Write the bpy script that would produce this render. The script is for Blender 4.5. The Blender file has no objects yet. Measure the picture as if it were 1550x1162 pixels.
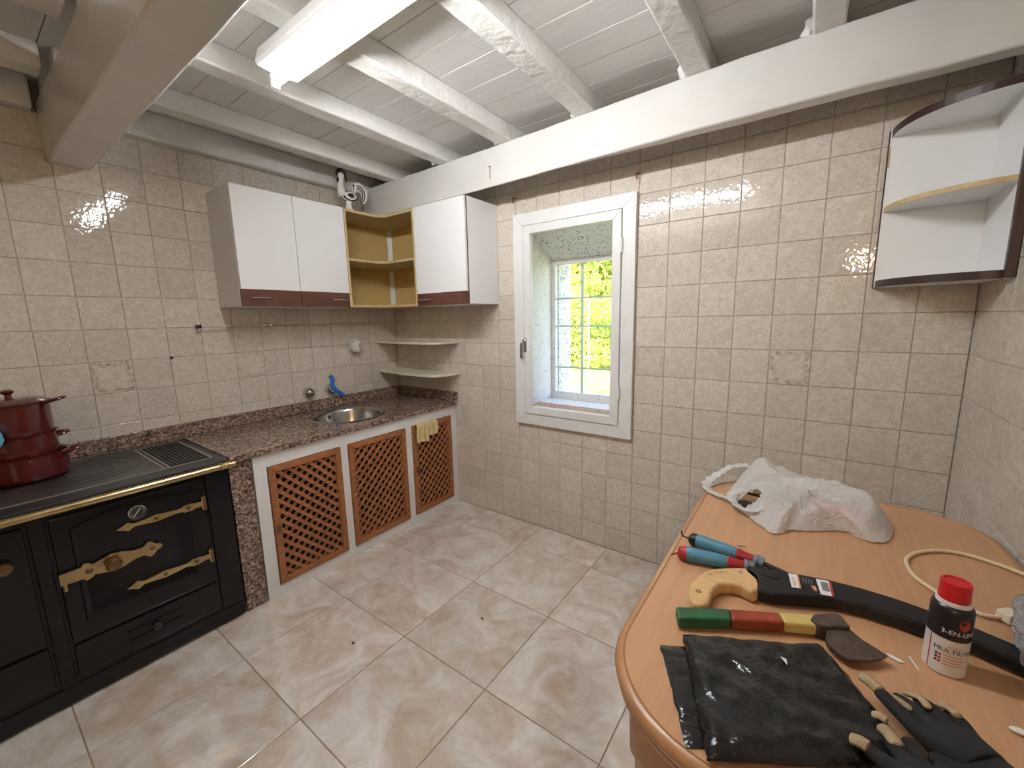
import bpy, bmesh, math, random
from mathutils import Vector, Matrix, noise

random.seed(7)
SC = bpy.context.scene
COL = SC.collection

# ------------------------------------------------------------------ camera
cam_d = bpy.data.cameras.new('camera')
cam = bpy.data.objects.new('camera', cam_d)
COL.objects.link(cam)
cam_d.sensor_fit = 'HORIZONTAL'
cam_d.sensor_width = 36.0
cam_d.lens = 36.0 * 620.155 / 1550.0
cam_d.clip_start = 0.02
cam_d.clip_end = 200
_R = Matrix.Rotation(0.628106, 3, 'Z') @ Matrix.Rotation(1.411616, 3, 'X') @ Matrix.Rotation(-0.020683, 3, 'Z')
cam.matrix_world = Matrix.Translation((2.6705, -2.1205, 1.3472)) @ _R.to_4x4()
SC.camera = cam

# ------------------------------------------------------------------ world, sun, exposure
TUBE_POWER = 88.0
BULB_POWER = 240.0
world = bpy.data.worlds.new('world')
SC.world = world
world.use_nodes = True
_nt = world.node_tree
_bg = _nt.nodes['Background']
_sky = _nt.nodes.new('ShaderNodeTexSky')
_sky.sky_type = 'NISHITA'
_sky.sun_disc = False
_sky.dust_density = 6.0
_sky.ozone_density = 0.4
_sky.sun_elevation = math.radians(48)
_sky.sun_rotation = math.radians(200)
_nt.links.new(_sky.outputs[0], _bg.inputs[0])
_bg.inputs[1].default_value = 1.15
sun_d = bpy.data.lights.new('sun', 'SUN')
sun_d.energy = 4.8
sun_d.angle = math.radians(0.6)
sun_d.color = (1.0, 0.95, 0.85)
sun = bpy.data.objects.new('sun', sun_d)
COL.objects.link(sun)
sun.rotation_euler = (math.radians(44), 0, math.radians(-24))
SC.view_settings.view_transform = 'Standard'
SC.view_settings.look = 'None'
SC.view_settings.gamma = 1.0
SC.view_settings.use_curve_mapping = False
SC.view_settings.exposure = 0.95

# ------------------------------------------------------------------ helpers
def link(o, parent=None, wloc=None):
    COL.objects.link(o)
    if parent is not None:
        o.parent = parent
        l = PLOC.get(parent.name, Vector((0, 0, 0)))
        o.matrix_parent_inverse = Matrix.Translation(-l)
        PLOC[o.name] = PLOC.get(parent.name, Vector((0, 0, 0))) if False else Vector((0, 0, 0))
    return o
PLOC = {}

def tag(o, label=None, cat=None, group=None, kind=None):
    if label: o['label'] = label
    if cat: o['category'] = cat
    if group: o['group'] = group
    if kind: o['kind'] = kind
    return o

def thing(name, loc, label, cat, group=None):
    o = bpy.data.objects.new(name, None)
    o.empty_display_size = 0.05
    COL.objects.link(o)
    o.location = loc
    PLOC[o.name] = Vector(loc)
    return tag(o, label, cat, group)

class MB:
    def __init__(s):
        s.v = []; s.f = []; s.m = []
    def add(s, vs, fs, mi=0):
        b = len(s.v)
        s.v += [tuple(v) for v in vs]
        s.f += [tuple(i + b for i in f) for f in fs]
        s.m += [mi] * len(fs)
        return s
    def box(s, x0, x1, y0, y1, z0, z1, mi=0):
        vs = [(x0, y0, z0), (x1, y0, z0), (x1, y1, z0), (x0, y1, z0), (x0, y0, z1), (x1, y0, z1), (x1, y1, z1), (x0, y1, z1)]
        fs = [(0, 3, 2, 1), (4, 5, 6, 7), (0, 1, 5, 4), (1, 2, 6, 5), (2, 3, 7, 6), (3, 0, 4, 7)]
        return s.add(vs, fs, mi)
    def loft(s, rings, cap0=True, cap1=True, mi=0):
        n = len(rings[0]); vs = []; fs = []
        for r in rings: vs += list(r)
        for k in range(len(rings) - 1):
            for i in range(n):
                j = (i + 1) % n
                fs.append((k * n + i, k * n + j, (k + 1) * n + j, (k + 1) * n + i))
        if cap0: fs.append(tuple(range(n - 1, -1, -1)))
        if cap1: fs.append(tuple((len(rings) - 1) * n + i for i in range(n)))
        return s.add(vs, fs, mi)
    def prism(s, poly, lo, hi, axis='z', mi=0):
        def P(a, b, c):
            return {'z': (a, b, c), 'x': (c, a, b), 'y': (a, c, b)}[axis]
        return s.loft([[P(a, b, lo) for a, b in poly], [P(a, b, hi) for a, b in poly]], mi=mi)
    def lathe(s, prof, c=(0, 0, 0), n=32, M=None, mi=0, cap=True):
        rings = []
        for r, z in prof:
            rings.append([(c[0] + r * math.cos(2 * math.pi * i / n), c[1] + r * math.sin(2 * math.pi * i / n), c[2] + z) for i in range(n)])
        if M is not None:
            rings = [[tuple(M @ Vector((p[0] - c[0], p[1] - c[1], p[2] - c[2])) + Vector(c)) for p in r] for r in rings]
        return s.loft(rings, cap, cap, mi)
    def tube(s, path, r, n=10, mi=0, flat=1.0, cap=True, up=None):
        path = [Vector(p) for p in path]
        rs = r if isinstance(r, (list, tuple)) else [r] * len(path)
        rings = []
        ref = Vector(up) if up else None
        for i, p in enumerate(path):
            t = (path[min(i + 1, len(path) - 1)] - path[max(i - 1, 0)]).normalized()
            if ref is None:
                ref = Vector((0, 0, 1)) if abs(t.z) < 0.9 else Vector((1, 0, 0))
            a = t.cross(ref).normalized()
            b = a.cross(t).normalized()
            if up is None: ref = b
            rings.append([tuple(p + a * rs[i] * math.cos(2 * math.pi * k / n) + b * rs[i] * flat * math.sin(2 * math.pi * k / n)) for k in range(n)])
        return s.loft(rings, cap, cap, mi)
    def cyl(s, p0, p1, r, n=16, mi=0):
        return s.tube([p0, p1], r, n, mi)
    def ball(s, c, r, n=16, m=10, sc=(1, 1, 1), mi=0):
        rings = []
        for k in range(m + 1):
            t = math.pi * min(max(k / m, 0.02), 0.98)
            rings.append([(c[0] + r * sc[0] * math.sin(t) * math.cos(2 * math.pi * i / n), c[1] + r * sc[1] * math.sin(t) * math.sin(2 * math.pi * i / n), c[2] - r * sc[2] * math.cos(t)) for i in range(n)])
        return s.loft(rings, mi=mi)
    def mesh(s, name):
        me = bpy.data.meshes.new(name)
        me.from_pydata(s.v, [], s.f)
        bm = bmesh.new(); bm.from_mesh(me)
        bmesh.ops.recalc_face_normals(bm, faces=bm.faces)
        bm.to_mesh(me); bm.free()
        for p, mi in zip(me.polygons, s.m): p.material_index = mi
        return me
    def build(s, name, mats, parent=None, smooth=False, bevel=0.0, seg=2, angle=40):
        me = s.mesh(name)
        for m in (mats if isinstance(mats, (list, tuple)) else [mats]): me.materials.append(m)
        if smooth:
            for p in me.polygons: p.use_smooth = True
            me.set_sharp_from_angle(angle=math.radians(angle))
        o = bpy.data.objects.new(name, me)
        link(o, parent)
        if bevel:
            b = o.modifiers.new('bevel', 'BEVEL'); b.width = bevel; b.segments = seg; b.limit_method = 'ANGLE'; b.angle_limit = math.radians(35)
        return o

def boxo(name, mat, parent, x0, x1, y0, y1, z0, z1, bevel=0.0):
    return MB().box(x0, x1, y0, y1, z0, z1).build(name, mat, parent, bevel=bevel)

def catmull(pts, n=6, closed=False):
    pts = [Vector(p) for p in pts]; out = []; N = len(pts)
    rng = range(N) if closed else range(N - 1)
    for i in rng:
        p0 = pts[(i - 1) % N] if (closed or i > 0) else pts[0]
        p1 = pts[i]; p2 = pts[(i + 1) % N]
        p3 = pts[(i + 2) % N] if (closed or i + 2 < N) else pts[-1]
        for k in range(n):
            t = k / n
            out.append(0.5 * ((2 * p1) + (p2 - p0) * t + (2 * p0 - 5 * p1 + 4 * p2 - p3) * t * t + (3 * p1 - p0 - 3 * p2 + p3) * t ** 3))
    if not closed: out.append(pts[-1])
    return [tuple(p) for p in out]

def rrect(x0, x1, y0, y1, r, n=8):
    out = []
    for cx, cy, a in ((x1 - r, y1 - r, 0), (x0 + r, y1 - r, 90), (x0 + r, y0 + r, 180), (x1 - r, y0 + r, 270)):
        for k in range(n + 1):
            t = math.radians(a + 90 * k / n)
            out.append((cx + r * math.cos(t), cy + r * math.sin(t)))
    return out

def text_geo(body, size):
    cu = bpy.data.curves.new('txt', 'FONT'); cu.body = body; cu.size = size; cu.resolution_u = 3
    cu.align_x = 'CENTER'; cu.align_y = 'CENTER'
    o = bpy.data.objects.new('txt', cu); COL.objects.link(o)
    dg = bpy.context.evaluated_depsgraph_get(); dg.update()
    me = bpy.data.meshes.new_from_object(o.evaluated_get(dg))
    vs = [tuple(v.co) for v in me.vertices]; fs = [tuple(p.vertices) for p in me.polygons]
    bpy.data.objects.remove(o); bpy.data.curves.remove(cu); bpy.data.meshes.remove(me)
    return vs, fs

# ------------------------------------------------------------------ materials
def nodes(name):
    m = bpy.data.materials.new(name); m.use_nodes = True
    nt = m.node_tree; b = nt.nodes['Principled BSDF']
    return m, nt, b

def N(nt, t, **kw):
    n = nt.nodes.new('ShaderNode' + t)
    for k, v in kw.items():
        if k in n.inputs: n.inputs[k].default_value = v
        else: setattr(n, k, v)
    return n

def ramp(nt, fac, stops):
    r = nt.nodes.new('ShaderNodeValToRGB')
    while len(r.color_ramp.elements) < len(stops): r.color_ramp.elements.new(0.5)
    for e, (p, c) in zip(r.color_ramp.elements, stops):
        e.position = p; e.color = (*c, 1) if len(c) == 3 else c
    nt.links.new(fac, r.inputs[0])
    return r

def mat(name, col, rough=0.5, metal=0.0, var=None, bump=None, coat=0.0, spec=0.5, stretch=None, col2=None, sss=0):
    m, nt, b = nodes(name)
    b.inputs['Base Color'].default_value = (*col, 1)
    b.inputs['Roughness'].default_value = rough
    b.inputs['Metallic'].default_value = metal
    b.inputs['Specular IOR Level'].default_value = spec
    b.inputs['Coat Weight'].default_value = coat
    b.inputs['Coat Roughness'].default_value = 0.08
    if var or bump:
        tc = N(nt, 'TexCoord'); mp = N(nt, 'Mapping')
        nt.links.new(tc.outputs['Object'], mp.inputs[0])
        if stretch: mp.inputs['Scale'].default_value = stretch
    if var:
        nz = N(nt, 'TexNoise', Scale=var[0], Detail=var[2] if len(var) > 2 else 5.0, Roughness=0.6)
        nt.links.new(mp.outputs[0], nz.inputs[0])
        c2 = col2 or tuple(c * (1 - var[1]) for c in col)
        r = ramp(nt, nz.outputs[0], [(0.32, c2), (0.66, col)])
        nt.links.new(r.outputs[0], b.inputs['Base Color'])
    if bump:
        nz2 = N(nt, 'TexNoise', Scale=bump[0], Detail=4.0)
        nt.links.new(mp.outputs[0], nz2.inputs[0])
        bp = N(nt, 'Bump', Strength=bump[1], Distance=bump[2] if len(bump) > 2 else 0.01)
        nt.links.new(nz2.outputs[0], bp.inputs['Height'])
        nt.links.new(bp.outputs[0], b.inputs['Normal'])
    return m

def tile_mat(name, light, dark, scale, rough, wob, stain=None, vein=0.65):
    m, nt, b = nodes(name)
    tc = N(nt, 'TexCoord'); oi = N(nt, 'ObjectInfo')
    mul = N(nt, 'VectorMath', operation='SCALE'); mul.inputs['Scale'].default_value = 57.0
    cmb = N(nt, 'CombineXYZ')
    for i in range(3): nt.links.new(oi.outputs['Random'], cmb.inputs[i])
    nt.links.new(cmb.outputs[0], mul.inputs[0])
    add = N(nt, 'VectorMath', operation='ADD')
    nt.links.new(tc.outputs['Object'], add.inputs[0]); nt.links.new(mul.outputs[0], add.inputs[1])
    n1 = N(nt, 'TexNoise', Scale=scale, Detail=7.0, Roughness=0.62, Distortion=1.2)
    nt.links.new(add.outputs[0], n1.inputs[0])
    r = ramp(nt, n1.outputs[0], [(0.36, dark), (0.50, tuple((a + c) / 2 for a, c in zip(light, dark))), (0.62, light)])
    n3 = N(nt, 'TexNoise', Scale=scale * 1.25, Detail=4.0, Distortion=1.6)
    nt.links.new(add.outputs[0], n3.inputs[0])
    r3 = ramp(nt, n3.outputs[0], [(0.44, (1, 1, 1)), (0.5, (0.74, 0.70, 0.65)), (0.56, (1, 1, 1))])
    mx = N(nt, 'MixRGB', blend_type='MULTIPLY'); mx.inputs[0].default_value = vein
    nt.links.new(r.outputs[0], mx.inputs[1]); nt.links.new(r3.outputs[0], mx.inputs[2])
    # per tile tone
    hsv = N(nt, 'HueSaturation')
    mr = N(nt, 'MapRange'); mr.inputs['To Min'].default_value = 0.94; mr.inputs['To Max'].default_value = 1.05
    nt.links.new(oi.outputs['Random'], mr.inputs[0]); nt.links.new(mr.outputs[0], hsv.inputs['Value'])
    nt.links.new(mx.outputs[0], hsv.inputs['Color'])
    out = hsv.outputs[0]
    if stain:
        sp = N(nt, 'SeparateXYZ'); nt.links.new(tc.outputs['Object'], sp.inputs[0])
        ax = N(nt, 'Math', operation='ABSOLUTE'); az = N(nt, 'Math', operation='ABSOLUTE')
        nt.links.new(sp.outputs[0], ax.inputs[0]); nt.links.new(sp.outputs[2], az.inputs[0])
        mxm = N(nt, 'Math', operation='MAXIMUM'); nt.links.new(ax.outputs[0], mxm.inputs[0]); nt.links.new(az.outputs[0], mxm.inputs[1])
        ns = N(nt, 'TexNoise', Scale=60.0, Detail=5.0); nt.links.new(add.outputs[0], ns.inputs[0])
        n4 = N(nt, 'TexNoise', Scale=14.0, Detail=2.0); nt.links.new(add.outputs[0], n4.inputs[0])
        ma = N(nt, 'Math', operation='MULTIPLY_ADD'); nt.links.new(n4.outputs[0], ma.inputs[0]); ma.inputs[1].default_value = 0.03
        nt.links.new(mxm.outputs[0], ma.inputs[2])
        rb = ramp(nt, ma.outputs[0], [(0.060, (0, 0, 0)), (0.078, (1, 1, 1)), (0.088, (0.25,) * 3)])
        rn = ramp(nt, ns.outputs[0], [(0.42, (0, 0, 0)), (0.62, (stain,) * 3)])
        rs = N(nt, 'MixRGB', blend_type='MULTIPLY'); rs.inputs[0].default_value = 1.0
        nt.links.new(rb.outputs[0], rs.inputs[1]); nt.links.new(rn.outputs[0], rs.inputs[2])
        mx2 = N(nt, 'MixRGB'); mx2.inputs[2].default_value = (0.2, 0.14, 0.09, 1)
        nt.links.new(rs.outputs[0], mx2.inputs[0]); nt.links.new(out, mx2.inputs[1])
        out = mx2.outputs[0]
    nt.links.new(out, b.inputs['Base Color'])
    b.inputs['Roughness'].default_value = rough
    nb = N(nt, 'TexNoise', Scale=wob[0], Detail=1.0); nt.links.new(add.outputs[0], nb.inputs[0])
    bp = N(nt, 'Bump', Strength=wob[1], Distance=0.01); nt.links.new(nb.outputs[0], bp.inputs['Height'])
    nt.links.new(bp.outputs[0], b.inputs['Normal'])
    return m

T_L, T_D = (0.675, 0.62, 0.55), (0.585, 0.515, 0.435)
m_tile = tile_mat('wall_tile', T_L, T_D, 30, 0.04, (62, 0.05))
m_tile_st = tile_mat('wall_tile_stained', T_L, T_D, 30, 0.05, (62, 0.05), stain=0.75)
m_tile_st2 = tile_mat('wall_tile_faint_stain', T_L, T_D, 30, 0.05, (62, 0.05), stain=0.35)
m_ftile = tile_mat('floor_tile', (0.74, 0.69, 0.645), (0.555, 0.45, 0.36), 5.0, 0.10, (150, 0.010), vein=0.28)
_b = m_ftile.node_tree.nodes['Principled BSDF']; _b.inputs['Coat Weight'].default_value = 1.0; _b.inputs['Coat IOR'].default_value = 1.7; _b.inputs['Coat Roughness'].default_value = 0.09
m_grout = mat('grout', (0.50, 0.42, 0.34), 0.85, var=(30, 0.25))
m_fgrout = mat('floor_grout', (0.36, 0.27, 0.19), 0.85, var=(20, 0.3))
m_plaster = mat('plaster', (0.80, 0.77, 0.72), 0.8, var=(4, 0.12), bump=(14, 0.3))
m_paint = mat('beam_paint', (0.67, 0.65, 0.615), 0.14, var=(5, 0.08), bump=(48, 0.05, 0.012))
m_joist = mat('joist_paint', (0.74, 0.72, 0.685), 0.38, var=(7, 0.10), bump=(24, 0.5, 0.015))
m_board = mat('board_paint', (0.70, 0.68, 0.655), 0.5, var=(6, 0.08), bump=(10, 0.15), stretch=(1, 6, 1))
m_white = mat('white_melamine', (0.80, 0.80, 0.795), 0.32)
m_panel = mat('grey_side_panel', (0.72, 0.70, 0.67), 0.45, var=(12, 0.05))
m_brown = mat('brown_wood_strip', (0.13, 0.048, 0.03), 0.35, var=(9, 0.45), stretch=(1, 1, 9))
m_darkedge = mat('dark_edging', (0.035, 0.014, 0.012), 0.35)
m_chip = mat('bare_chipboard_edge', (0.62, 0.47, 0.24), 0.65, var=(40, 0.25))
m_ochre = mat('ochre_back_panel', (0.60, 0.43, 0.17), 0.55, var=(60, 0.10))
m_shelf = mat('shelf_laminate', (0.68, 0.62, 0.50), 0.45, var=(8, 0.05))
m_chrome = mat('chrome', (0.62, 0.62, 0.61), 0.10, 1.0)
m_dullmetal = mat('dull_metal', (0.45, 0.44, 0.42), 0.3, 1.0)
m_steel = mat('brushed_steel', (0.50, 0.49, 0.475), 0.2, 1.0, var=(18, 0.15), stretch=(1, 1, 12))
m_winpaint = mat('window_paint', (0.77, 0.765, 0.75), 0.35, var=(10, 0.06), bump=(35, 0.15))
m_sill = mat('terracotta_sill', (0.62, 0.30, 0.14), 0.6, var=(14, 0.35))
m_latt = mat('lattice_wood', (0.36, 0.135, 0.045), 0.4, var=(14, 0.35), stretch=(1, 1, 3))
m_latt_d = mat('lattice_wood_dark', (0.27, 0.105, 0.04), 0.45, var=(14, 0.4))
m_knob = mat('brown_knob', (0.13, 0.05, 0.02), 0.35)
m_basewhite = mat('base_whitewash', (0.76, 0.755, 0.74), 0.55, var=(6, 0.10), bump=(12, 0.3))
m_void = mat('cupboard_shade', (0.05, 0.035, 0.028), 0.9)  # near-black colour stands in for the shade inside the cupboard
m_cloth_y = mat('yellow_cloth', (0.72, 0.56, 0.27), 0.9, var=(25, 0.2), bump=(200, 0.4))
m_stove = mat('black_enamel', (0.007, 0.007, 0.008), 0.2, spec=0.3, bump=(300, 0.12, 0.002))
m_stove2 = mat('stove_cast_iron', (0.018, 0.018, 0.019), 0.38, var=(30, 0.3))
m_hot = mat('hotplate_iron', (0.075, 0.072, 0.07), 0.33, 0.55, var=(16, 0.35))
m_brightedge = mat('worn_steel_edge', (0.38, 0.36, 0.33), 0.35, 0.8)
m_brass = mat('brass', (0.56, 0.43, 0.22), 0.30, 1.0, var=(9, 0.30))
m_brass_d = mat('dark_brass', (0.22, 0.14, 0.07), 0.4, 1.0)
m_red = mat('red_enamel', (0.085, 0.008, 0.007), 0.06, coat=0.6, var=(5, 0.25))
m_blue = mat('blue_cloth', (0.10, 0.42, 0.58), 0.85, bump=(120, 0.6))
m_bluepl = mat('blue_plastic', (0.02, 0.16, 0.55), 0.35)
m_beech = mat('beech_tabletop', (0.55, 0.305, 0.16), 0.34, var=(60, 0.13), stretch=(1, 0.06, 1))
m_beech2 = mat('beech_edge', (0.46, 0.235, 0.105), 0.3, var=(40, 0.2), stretch=(1, 0.2, 1))
m_blackpl = mat('black_plastic', (0.009, 0.009, 0.010), 0.42, spec=0.3)
m_grip_b = mat('blue_grip', (0.075, 0.24, 0.36), 0.45, var=(30, 0.2))
m_grip_r = mat('red_collar', (0.36, 0.02, 0.025), 0.4)
m_greyring = mat('grey_ring', (0.16, 0.20, 0.23), 0.5)
m_darkiron = mat('dark_iron', (0.045, 0.035, 0.03), 0.5, 0.6, var=(40, 0.4))
m_axe = mat('rusty_steel', (0.115, 0.08, 0.058), 0.5, 0.35, var=(45, 0.45))
m_sawwood = mat('saw_handle_wood', (0.68, 0.43, 0.20), 0.4, var=(30, 0.22), stretch=(1, 4, 1))
m_stamp = mat('burnt_stamp', (0.30, 0.16, 0.06), 0.6)
m_paper = mat('paper_label', (0.78, 0.77, 0.76), 0.5)
m_ink = mat('black_ink', (0.02, 0.02, 0.02), 0.6)
m_inkred = mat('red_print', (0.42, 0.03, 0.03), 0.5)
m_inkor = mat('orange_print', (0.62, 0.26, 0.14), 0.5)
m_green = mat('green_paint', (0.010, 0.095, 0.035), 0.4, var=(25, 0.35))
m_redp = mat('red_paint', (0.30, 0.045, 0.015), 0.4, var=(25, 0.35))
m_yellowp = mat('yellow_paint', (0.66, 0.50, 0.16), 0.45, var=(20, 0.2))
m_glove = mat('black_knit', (0.009, 0.009, 0.010), 0.85, bump=(500, 0.5, 0.003))
m_tan = mat('tan_leather', (0.42, 0.31, 0.18), 0.75, var=(60, 0.35))
m_can_b = mat('can_black', (0.015, 0.012, 0.014), 0.28)
m_can_w = mat('can_white', (0.70, 0.66, 0.64), 0.28)
m_capred = mat('red_cap', (0.52, 0.012, 0.012), 0.35)
m_cable = mat('cream_cable', (0.74, 0.58, 0.36), 0.45)
m_plug = mat('cream_plug', (0.76, 0.70, 0.55), 0.4)
m_greycl = mat('grey_terry', (0.62, 0.62, 0.63), 0.95, var=(60, 0.35), bump=(180, 1.0, 0.02))
m_ceram = mat('white_ceramic', (0.72, 0.70, 0.66), 0.12)
m_ceramb = mat('black_ceramic', (0.012, 0.012, 0.014), 0.12)
m_stone = mat('outer_jamb_stone', (0.66, 0.65, 0.66), 0.9, var=(45, 0.35), bump=(40, 0.5))
m_barpaint = mat('pale_green_bar', (0.50, 0.60, 0.52), 0.5)
m_rust = mat('rust', (0.20, 0.07, 0.03), 0.8)
m_bark = mat('bark', (0.20, 0.14, 0.09), 0.9, var=(8, 0.4))
m_post = mat('grey_post', (0.62, 0.60, 0.56), 0.8)
m_outwall = mat('outer_render', (0.66, 0.64, 0.6), 0.9, var=(3, 0.15))

def granite():
    m, nt, b = nodes('granite')
    tc = N(nt, 'TexCoord')
    v = N(nt, 'TexVoronoi', Scale=125.0); nt.links.new(tc.outputs['Object'], v.inputs[0])
    n1 = N(nt, 'TexNoise', Scale=70.0, Detail=4.0); nt.links.new(tc.outputs['Object'], n1.inputs[0])
    r = ramp(nt, v.outputs['Color'], [(0.10, (0.04, 0.03, 0.027)), (0.33, (0.17, 0.11, 0.08)), (0.55, (0.31, 0.205, 0.155)), (0.85, (0.43, 0.33, 0.27))])
    r2 = ramp(nt, n1.outputs[0], [(0.40, (0.35, 0.32, 0.3)), (0.58, (1, 1, 1))])
    mx = N(nt, 'MixRGB', blend_type='MULTIPLY'); mx.inputs[0].default_value = 0.8
    nt.links.new(r.outputs[0], mx.inputs[1]); nt.links.new(r2.outputs[0], mx.inputs[2])
    nt.links.new(mx.outputs[0], b.inputs['Base Color'])
    b.inputs['Roughness'].default_value = 0.22
    return m
m_granite = granite()

def dirty(name, base, dens, rough=0.7, dark=(0.12, 0.09, 0.06)):
    m, nt, b = nodes(name)
    tc = N(nt, 'TexCoord')
    v = N(nt, 'TexVoronoi', Scale=52.0); v.inputs['Randomness'].default_value = 1.0
    nz = N(nt, 'TexNoise', Scale=11.0, Detail=3.0)
    nt.links.new(tc.outputs['Object'], v.inputs[0]); nt.links.new(tc.outputs['Object'], nz.inputs[0])
    sub = N(nt, 'Math', operation='MULTIPLY'); nt.links.new(nz.outputs[0], sub.inputs[0]); sub.inputs[1].default_value = dens
    lt = N(nt, 'Math', operation='LESS_THAN'); nt.links.new(v.outputs['Distance'], lt.inputs[0]); nt.links.new(sub.outputs[0], lt.inputs[1])
    mx = N(nt, 'MixRGB'); mx.inputs[1].default_value = (*base, 1); mx.inputs[2].default_value = (*dark, 1)
    nt.links.new(lt.outputs[0], mx.inputs[0]); nt.links.new(mx.outputs[0], b.inputs['Base Color'])
    b.inputs['Roughness'].default_value = rough
    bp = N(nt, 'Bump', Strength=0.3, Distance=0.01); nt.links.new(nz.outputs[0], bp.inputs['Height']); nt.links.new(bp.outputs[0], b.inputs['Normal'])
    return m
m_reveal = dirty('reveal_plaster', (0.78, 0.76, 0.765), 0.33)
m_reveal_top = dirty('reveal_soffit', (0.78, 0.75, 0.72), 0.48)
m_jamb = dirty('speckled_jamb', (0.70, 0.69, 0.70), 0.62, dark=(0.30, 0.28, 0.27))

def glass_mat():
    m = bpy.data.materials.new('pane_glass'); m.use_nodes = True
    nt = m.node_tree; nt.nodes.clear()
    o = N(nt, 'OutputMaterial'); mix = N(nt, 'MixShader'); t = N(nt, 'BsdfTransparent'); g = N(nt, 'BsdfGlossy')
    g.inputs['Roughness'].default_value = 0.02
    fr = N(nt, 'Fresnel'); fr.inputs[0].default_value = 1.45
    nt.links.new(fr.outputs[0], mix.inputs[0]); nt.links.new(t.outputs[0], mix.inputs[1]); nt.links.new(g.outputs[0], mix.inputs[2])
    nt.links.new(mix.outputs[0], o.inputs[0])
    return m
m_glass = glass_mat()

def emit_mat(name, col, s):
    m = bpy.data.materials.new(name); m.use_nodes = True
    nt = m.node_tree; nt.nodes.clear()
    o = N(nt, 'OutputMaterial'); e = N(nt, 'Emission'); e.inputs[0].default_value = (*col, 1); e.inputs[1].default_value = s
    nt.links.new(e.outputs[0], o.inputs[0])
    return m
m_tube = emit_mat('tube_light', (0.97, 0.985, 1.0), TUBE_POWER)
m_bulb = emit_mat('bulb_light', (1.0, 0.74, 0.48), BULB_POWER)

def leaf_mat(name, c1, c2):
    m = bpy.data.materials.new(name); m.use_nodes = True
    nt = m.node_tree; nt.nodes.clear()
    o = N(nt, 'OutputMaterial'); mix = N(nt, 'MixShader'); d = N(nt, 'BsdfDiffuse'); t = N(nt, 'BsdfTranslucent')
    tc = N(nt, 'TexCoord'); nz = N(nt, 'TexNoise', Scale=1.6, Detail=5.0); nt.links.new(tc.outputs['Object'], nz.inputs[0])
    r = ramp(nt, nz.outputs[0], [(0.38, c1), (0.62, c2)])
    nt.links.new(r.outputs[0], d.inputs[0]); nt.links.new(r.outputs[0], t.inputs[0])
    mix.inputs[0].default_value = 0.45
    nt.links.new(d.outputs[0], mix.inputs[1]); nt.links.new(t.outputs[0], mix.inputs[2]); nt.links.new(mix.outputs[0], o.inputs[0])
    return m
m_leaf = leaf_mat('leaf_yellow_green', (0.20, 0.32, 0.08), (0.56, 0.58, 0.16))
m_leaf2 = leaf_mat('leaf_mid_green', (0.10, 0.27, 0.10), (0.34, 0.48, 0.16))
m_grass = leaf_mat('lawn_grass', (0.26, 0.32, 0.08), (0.44, 0.45, 0.16))

def bag_mat():
    m = bpy.data.materials.new('thin_white_plastic'); m.use_nodes = True
    nt = m.node_tree; nt.nodes.clear()
    o = N(nt, 'OutputMaterial'); p = N(nt, 'BsdfPrincipled'); t = N(nt, 'BsdfTranslucent'); tr = N(nt, 'BsdfTransparent')
    p.inputs['Base Color'].default_value = (0.88, 0.88, 0.875, 1); p.inputs['Roughness'].default_value = 0.28
    t.inputs[0].default_value = (0.88, 0.88, 0.87, 1)
    m1 = N(nt, 'MixShader'); m1.inputs[0].default_value = 0.35
    m2 = N(nt, 'MixShader'); m2.inputs[0].default_value = 0.20
    nt.links.new(p.outputs[0], m1.inputs[1]); nt.links.new(t.outputs[0], m1.inputs[2])
    nt.links.new(m1.outputs[0], m2.inputs[1]); nt.links.new(tr.outputs[0], m2.inputs[2]); nt.links.new(m2.outputs[0], o.inputs[0])
    tc = N(nt, 'TexCoord'); v = N(nt, 'TexNoise', Scale=30.0, Detail=3.0, Distortion=2.0)
    nt.links.new(tc.outputs['Object'], v.inputs[0])
    bp = N(nt, 'Bump', Strength=0.8, Distance=0.012); nt.links.new(v.outputs[0], bp.inputs['Height']); nt.links.new(bp.outputs[0], p.inputs['Normal']); nt.links.new(bp.outputs[0], t.inputs['Normal'])
    return m
m_bag = bag_mat()

def bin_mat():
    m, nt, b = nodes('black_bin_film')
    b.inputs['Base Color'].default_value = (0.009, 0.009, 0.0095, 1); b.inputs['Roughness'].default_value = 0.2
    tc = N(nt, 'TexCoord')
    n1 = N(nt, 'TexNoise', Scale=16.0, Detail=3.0, Distortion=1.5); n2 = N(nt, 'TexNoise', Scale=75.0, Detail=3.0, Distortion=2.0)
    nt.links.new(tc.outputs['Object'], n1.inputs[0]); nt.links.new(tc.outputs['Object'], n2.inputs[0])
    a = N(nt, 'Math', operation='MULTIPLY_ADD'); nt.links.new(n2.outputs[0], a.inputs[0]); a.inputs[1].default_value = 0.25; nt.links.new(n1.outputs[0], a.inputs[2])
    bp = N(nt, 'Bump', Strength=0.32, Distance=0.012); nt.links.new(a.outputs[0], bp.inputs['Height']); nt.links.new(bp.outputs[0], b.inputs['Normal'])
    rr = ramp(nt, n1.outputs[0], [(0.4, (0.07,) * 3), (0.65, (0.20,) * 3)]); nt.links.new(rr.outputs[0], b.inputs['Roughness'])
    return m
m_bin = bin_mat()

# ------------------------------------------------------------------ room shell
W = 3.133          # right wall plane
YS = -4.3          # wall behind the camera
ZC = 2.345         # underside of ceiling boards
ZJ = 2.265         # underside of joists
T = 0.15
C0, R0 = 0.7333, -0.0129
OX0, OX1, OZ0, OZ1 = 1.195, 1.875, 0.765, 1.90    # window opening

def structure(o): return tag(o, kind='structure')

# floor
floor = structure(boxo('floor', m_fgrout, None, -0.02, W + 0.02, YS - 0.02, 0.02, -0.08, -0.003))
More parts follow.
